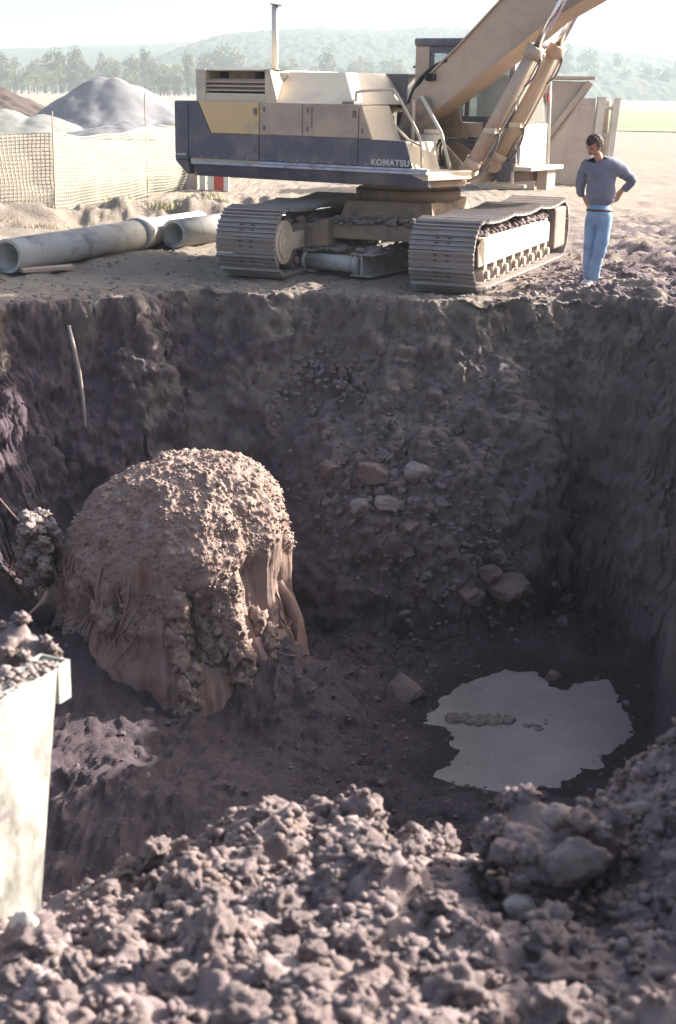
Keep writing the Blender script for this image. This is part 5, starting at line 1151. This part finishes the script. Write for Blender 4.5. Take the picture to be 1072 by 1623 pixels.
# body: pelvis, spine, neck, arms with hands, legs
BN = [((.06, .0, .95), (.08, .06)), ((.06, -.01, 1.15), (.08, .06)), ((.05, -.03, 1.33), (.085, .06)), ((.015, -.065, 1.45), (.052, .052)), ((-.035, -.105, 1.54), (.050, .055)),
      ((.21, -.04, 1.385), .045), ((.405, .05, 1.225), .034), ((.315, .13, 1.10), .030),      # image-right arm, akimbo
      ((-.12, .01, 1.37), .045), ((-.155, .10, 1.15), .034), ((-.08, .20, 1.00), .028),       # image-left arm, hand behind
      ((.12, -.02, .80), .05), ((.085, -.065, .49), .042), ((.035, .0, .09), .035),
      ((-.01, .03, .80), .05), ((-.015, .05, .49), .042), ((-.01, .06, .09), .035)]
BE = [(0, 1), (1, 2), (2, 3), (3, 4), (2, 5), (5, 6), (6, 7), (2, 8), (8, 9), (9, 10), (0, 11), (11, 12), (12, 13), (0, 14), (14, 15), (15, 16)]
def hand(wi, direction, side):
    d = Vector(direction).normalized(); s = Vector(side).normalized(); n = d.cross(s); w = Vector(BN[wi][0])
    BN.append((tuple(w + d * .05), (.030, .018))); pi = len(BN) - 1; BE.append((wi, pi))
    for k, L in enumerate((.066, .078, .072, .056)):
        a = w + d * .085 + s * (.030 - .020 * k); BN.append((tuple(a), .010)); BE.append((pi, len(BN) - 1))
        b_ = a + d * L * .55 + n * .012; BN.append((tuple(b_), .009)); BE.append((len(BN) - 2, len(BN) - 1)); c = b_ + d * L * .4 + n * .022; BN.append((tuple(c), .007)); BE.append((len(BN) - 2, len(BN) - 1))
    a = w + d * .04 + s * .042; BN.append((tuple(a), .011)); BE.append((pi, len(BN) - 1)); BN.append((tuple(a + d * .04 + s * .02 + n * .012), .009)); BE.append((len(BN) - 2, len(BN) - 1))
hand(7, (-.35, .10, -.75), (-.6, -.3, .3)); hand(10, (.5, .2, -.6), (.6, -.2, .4))
body = skin_mesh('body', BN, BE, M['skin'])
# head: a shaped ball joined into the body mesh
fdir = Vector((-.64, -.46, -.62)).normalized(); hup = Vector((-.2, -.55, .80)); hup = (hup - fdir * hup.dot(fdir)).normalized(); hr = fdir.cross(hup)
HC = Vector((-.07, -.135, 1.625))
def head_pt(a, e_, r=1.0):
    # a azimuth from the face, e_ elevation
    x = math.sin(a) * math.cos(e_); f = math.cos(a) * math.cos(e_); z = math.sin(e_)
    X = x * .076; Fd = f * .098; Z = z * .118
    if z < 0: X *= 1 - .30 * (-z) ** 1.5; Fd *= 1 - (.12 if f > 0 else .35) * (-z) ** 1.5
    if f > 0:
        Fd += .026 * math.exp(-((x / .16) ** 2 + ((z + .16) / .16) ** 2)) + .012 * math.exp(-((x / .16) ** 2 + ((z - .02) / .2) ** 2))          # nose
        Fd += .008 * math.exp(-((x / .35) ** 2 + ((z - .26) / .08) ** 2))            # brow
        Fd -= .014 * (math.exp(-(((x - .38) / .16) ** 2 + ((z - .10) / .11) ** 2)) + math.exp(-(((x + .38) / .16) ** 2 + ((z - .10) / .11) ** 2)))    # eye sockets
        Fd += .010 * math.exp(-((x / .25) ** 2 + ((z + .48) / .07) ** 2)) - .006 * math.exp(-((x / .25) ** 2 + ((z + .56) / .03) ** 2)) + .012 * math.exp(-((x / .25) ** 2 + ((z + .82) / .16) ** 2))    # lips and chin
    return HC + (hr * X + fdir * Fd + hup * Z) * r
bm = bmesh.new(); bm.from_mesh(body); na, ne = 48, 36; ring = []
for j in range(1, ne): ring.append([bm.verts.new(head_pt(2 * math.pi * k / na, -math.pi / 2 + math.pi * j / ne)) for k in range(na)])
tv, bv = bm.verts.new(head_pt(0, math.pi / 2)), bm.verts.new(head_pt(0, -math.pi / 2))
fsx = []
for j in range(len(ring) - 1):
    for k in range(na): fsx.append(bm.faces.new((ring[j][k], ring[j][(k + 1) % na], ring[j + 1][(k + 1) % na], ring[j + 1][k])))
for k in range(na): fsx.append(bm.faces.new((ring[-1][k], ring[-1][(k + 1) % na], tv))); fsx.append(bm.faces.new((ring[0][(k + 1) % na], ring[0][k], bv)))
for s in (-1, 1):      # ears
    r_ = bmesh.ops.create_icosphere(bm, subdivisions=2, radius=1.0); c = HC + hr * s * .076 - fdir * .005 + hup * -.005
    for v in r_['verts']: v.co = c + hr * (v.co.x * .010) + fdir * (v.co.y * .020) + hup * (v.co.z * .032)
for f in bm.faces: f.smooth = True
bmesh.ops.recalc_face_normals(bm, faces=bm.faces); bm.to_mesh(body); bm.free()
link('body', body, MAN)
# hair cap, moustache, brows, eyes
def shell(name, cond, off, mat, wob=.004, mina=None):
    V, F, keep = [], [], {}
    for j in range(121):
        for k in range(160):
            a, e_ = -math.pi + 2 * math.pi * k / 160, -math.pi / 2 + math.pi * j / 120
            if cond(abs(a), e_):
                p = head_pt(a, e_); d = (p - HC).normalized(); keep[(j, k)] = len(V); V.append(p + d * (off + wob * float(perlin(d.x * 9, d.y * 9, d.z * 9))))
    for (j, k) in list(keep):
        q = [(j, k), (j, (k + 1) % 160), (j + 1, (k + 1) % 160), (j + 1, k)]
        if all(t in keep for t in q): F.append([keep[t] for t in q])
    o = link(name, grid_mesh(name, np.array([tuple(v) for v in V]), np.array(F), mat), MAN); m = o.modifiers.new('thickness', 'SOLIDIFY'); m.thickness = .008; m.offset = 0; return o
shell('hair', lambda a, e: (e > .62 - .10 * math.cos(a * 3)) or (a > 1.25 and e > -.15 - .25 * (a > 1.9)) and not (1.45 < a < 1.75 and e < .1), .012, M['hair'], .014)
shell('moustache', lambda a, e: a < .42 and -.46 < e + .25 * a * a < -.33, .010, M['hair'], .003)
shell('eyebrow', lambda a, e: .16 < a < .62 and .22 < e < .31, .004, M['hair'], .002)
b = MB()
for s in (-1, 1): p = head_pt(s * .40, .10) + fdir * .002; b.tube([p - hr * .012, p, p + hr * .012], [.001, .005, .001], 8)
b.build('eye', M['black'], MAN)
SN = [((.06, .0, .925), (.172, .14)), ((.06, -.01, 1.12), (.17, .13)), ((.055, -.02, 1.27), (.175, .13)), ((.03, -.035, 1.39), (.125, .10)), ((-.005, -.075, 1.465), (.070, .07)),
      ((.20, -.035, 1.395), .085), ((.31, .01, 1.31), .068), ((.408, .05, 1.22), .060), ((.362, .095, 1.155), .050), ((.325, .125, 1.112), .042),
      ((-.11, .01, 1.38), .085), ((-.145, .06, 1.26), .066), ((-.158, .10, 1.15), .058), ((-.11, .17, 1.03), .042)]
SE = [(0, 1), (1, 2), (2, 3), (3, 4), (3, 5), (5, 6), (6, 7), (7, 8), (8, 9), (3, 10), (10, 11), (11, 12), (12, 13)]
sw = skin_mesh('sweater', SN, SE, M['sweater'])
co = np.empty(len(sw.vertices) * 3); sw.vertices.foreach_get('co', co); co = co.reshape(-1, 3); nn = np.empty(len(sw.vertices) * 3); sw.vertex_normals.foreach_get('vector', nn); nn = nn.reshape(-1, 3)
co[:, 0] = .06 + (co[:, 0] - .06) * 1.05
co += nn * (.004 + .016 * perlin(co[:, 0] * 9, co[:, 1] * 9, co[:, 2] * 14) + .010 * perlin(co[:, 0] * 16, co[:, 1] * 16, co[:, 2] * 34))[:, None]; sw.vertices.foreach_set('co', co.ravel()); sw.update()
link('sweater', sw, MAN)
JN = [((.06, .0, .97), (.115, .09)), ((.06, .0, .93), (.135, .108)), ((.06, .0, .87), (.155, .12)), ((.125, -.02, .76), (.098, .10)), ((.085, -.065, .49), (.075, .08)), ((.055, -.03, .28), (.066, .07)), ((.035, .0, .075), (.062, .07)),
      ((-.01, .03, .76), (.092, .10)), ((-.015, .05, .49), (.072, .08)), ((-.012, .055, .28), (.064, .07)), ((-.01, .06, .075), (.060, .068))]
JE = [(0, 1), (1, 2), (2, 3), (3, 4), (4, 5), (5, 6), (2, 7), (7, 8), (8, 9), (9, 10)]
je = skin_mesh('jeans', JN, JE, M['jeans'])
co = np.empty(len(je.vertices) * 3); je.vertices.foreach_get('co', co); co = co.reshape(-1, 3); nn = np.empty(len(je.vertices) * 3); je.vertex_normals.foreach_get('vector', nn); nn = nn.reshape(-1, 3)
co += nn * (.004 + .012 * perlin(co[:, 0] * 10, co[:, 1] * 10, co[:, 2] * 13) + .011 * perlin(co[:, 0] * 8, co[:, 1] * 8, co[:, 2] * 40))[:, None]; je.vertices.foreach_set('co', co.ravel()); je.update()
link('jeans', je, MAN)
b = MB(); b.tube([(.06 + .140 * math.cos(a), .110 * math.sin(a), .893) for a in np.linspace(0, 2 * math.pi, 33)], .016, 8, cap=False); b.build('belt', M['leather'], MAN)
for (x, y, dx) in ((.03, .0, -.055), (-.012, .06, -.055)):
    v, f = lump(5, 1.0, 3, .04); v = v * np.array([.052, .135, .055]); v[:, 2] = np.maximum(v[:, 2], -.035); v[:, 2] *= np.where(v[:, 1] < -.04, .7, 1)
    o = link('trainer', grid_mesh('trainer', v, f, M['shoe_white']), MAN, loc=(x + dx * .6, y - .05, .04)); o.rotation_euler = (0, 0, -.45)

# ------------------------------------------------------------------ haze
hm = bpy.data.materials.new('haze'); hm.use_nodes = True; nt = hm.node_tree; nt.nodes.remove(nt.nodes['Principled BSDF'])
pv = node(nt, 'ShaderNodeVolumePrincipled'); pv.inputs['Density'].default_value = 0.0008; pv.inputs['Color'].default_value = (0.42, 0.50, 0.58, 1); pv.inputs['Anisotropy'].default_value = 0.2
nt.links.new(pv.outputs['Volume'], nt.nodes['Material Output'].inputs['Volume'])
o = MB().box(-5200, 5200, -320, 6100, -12, 92).build('haze', hm); o['kind'] = 'stuff'
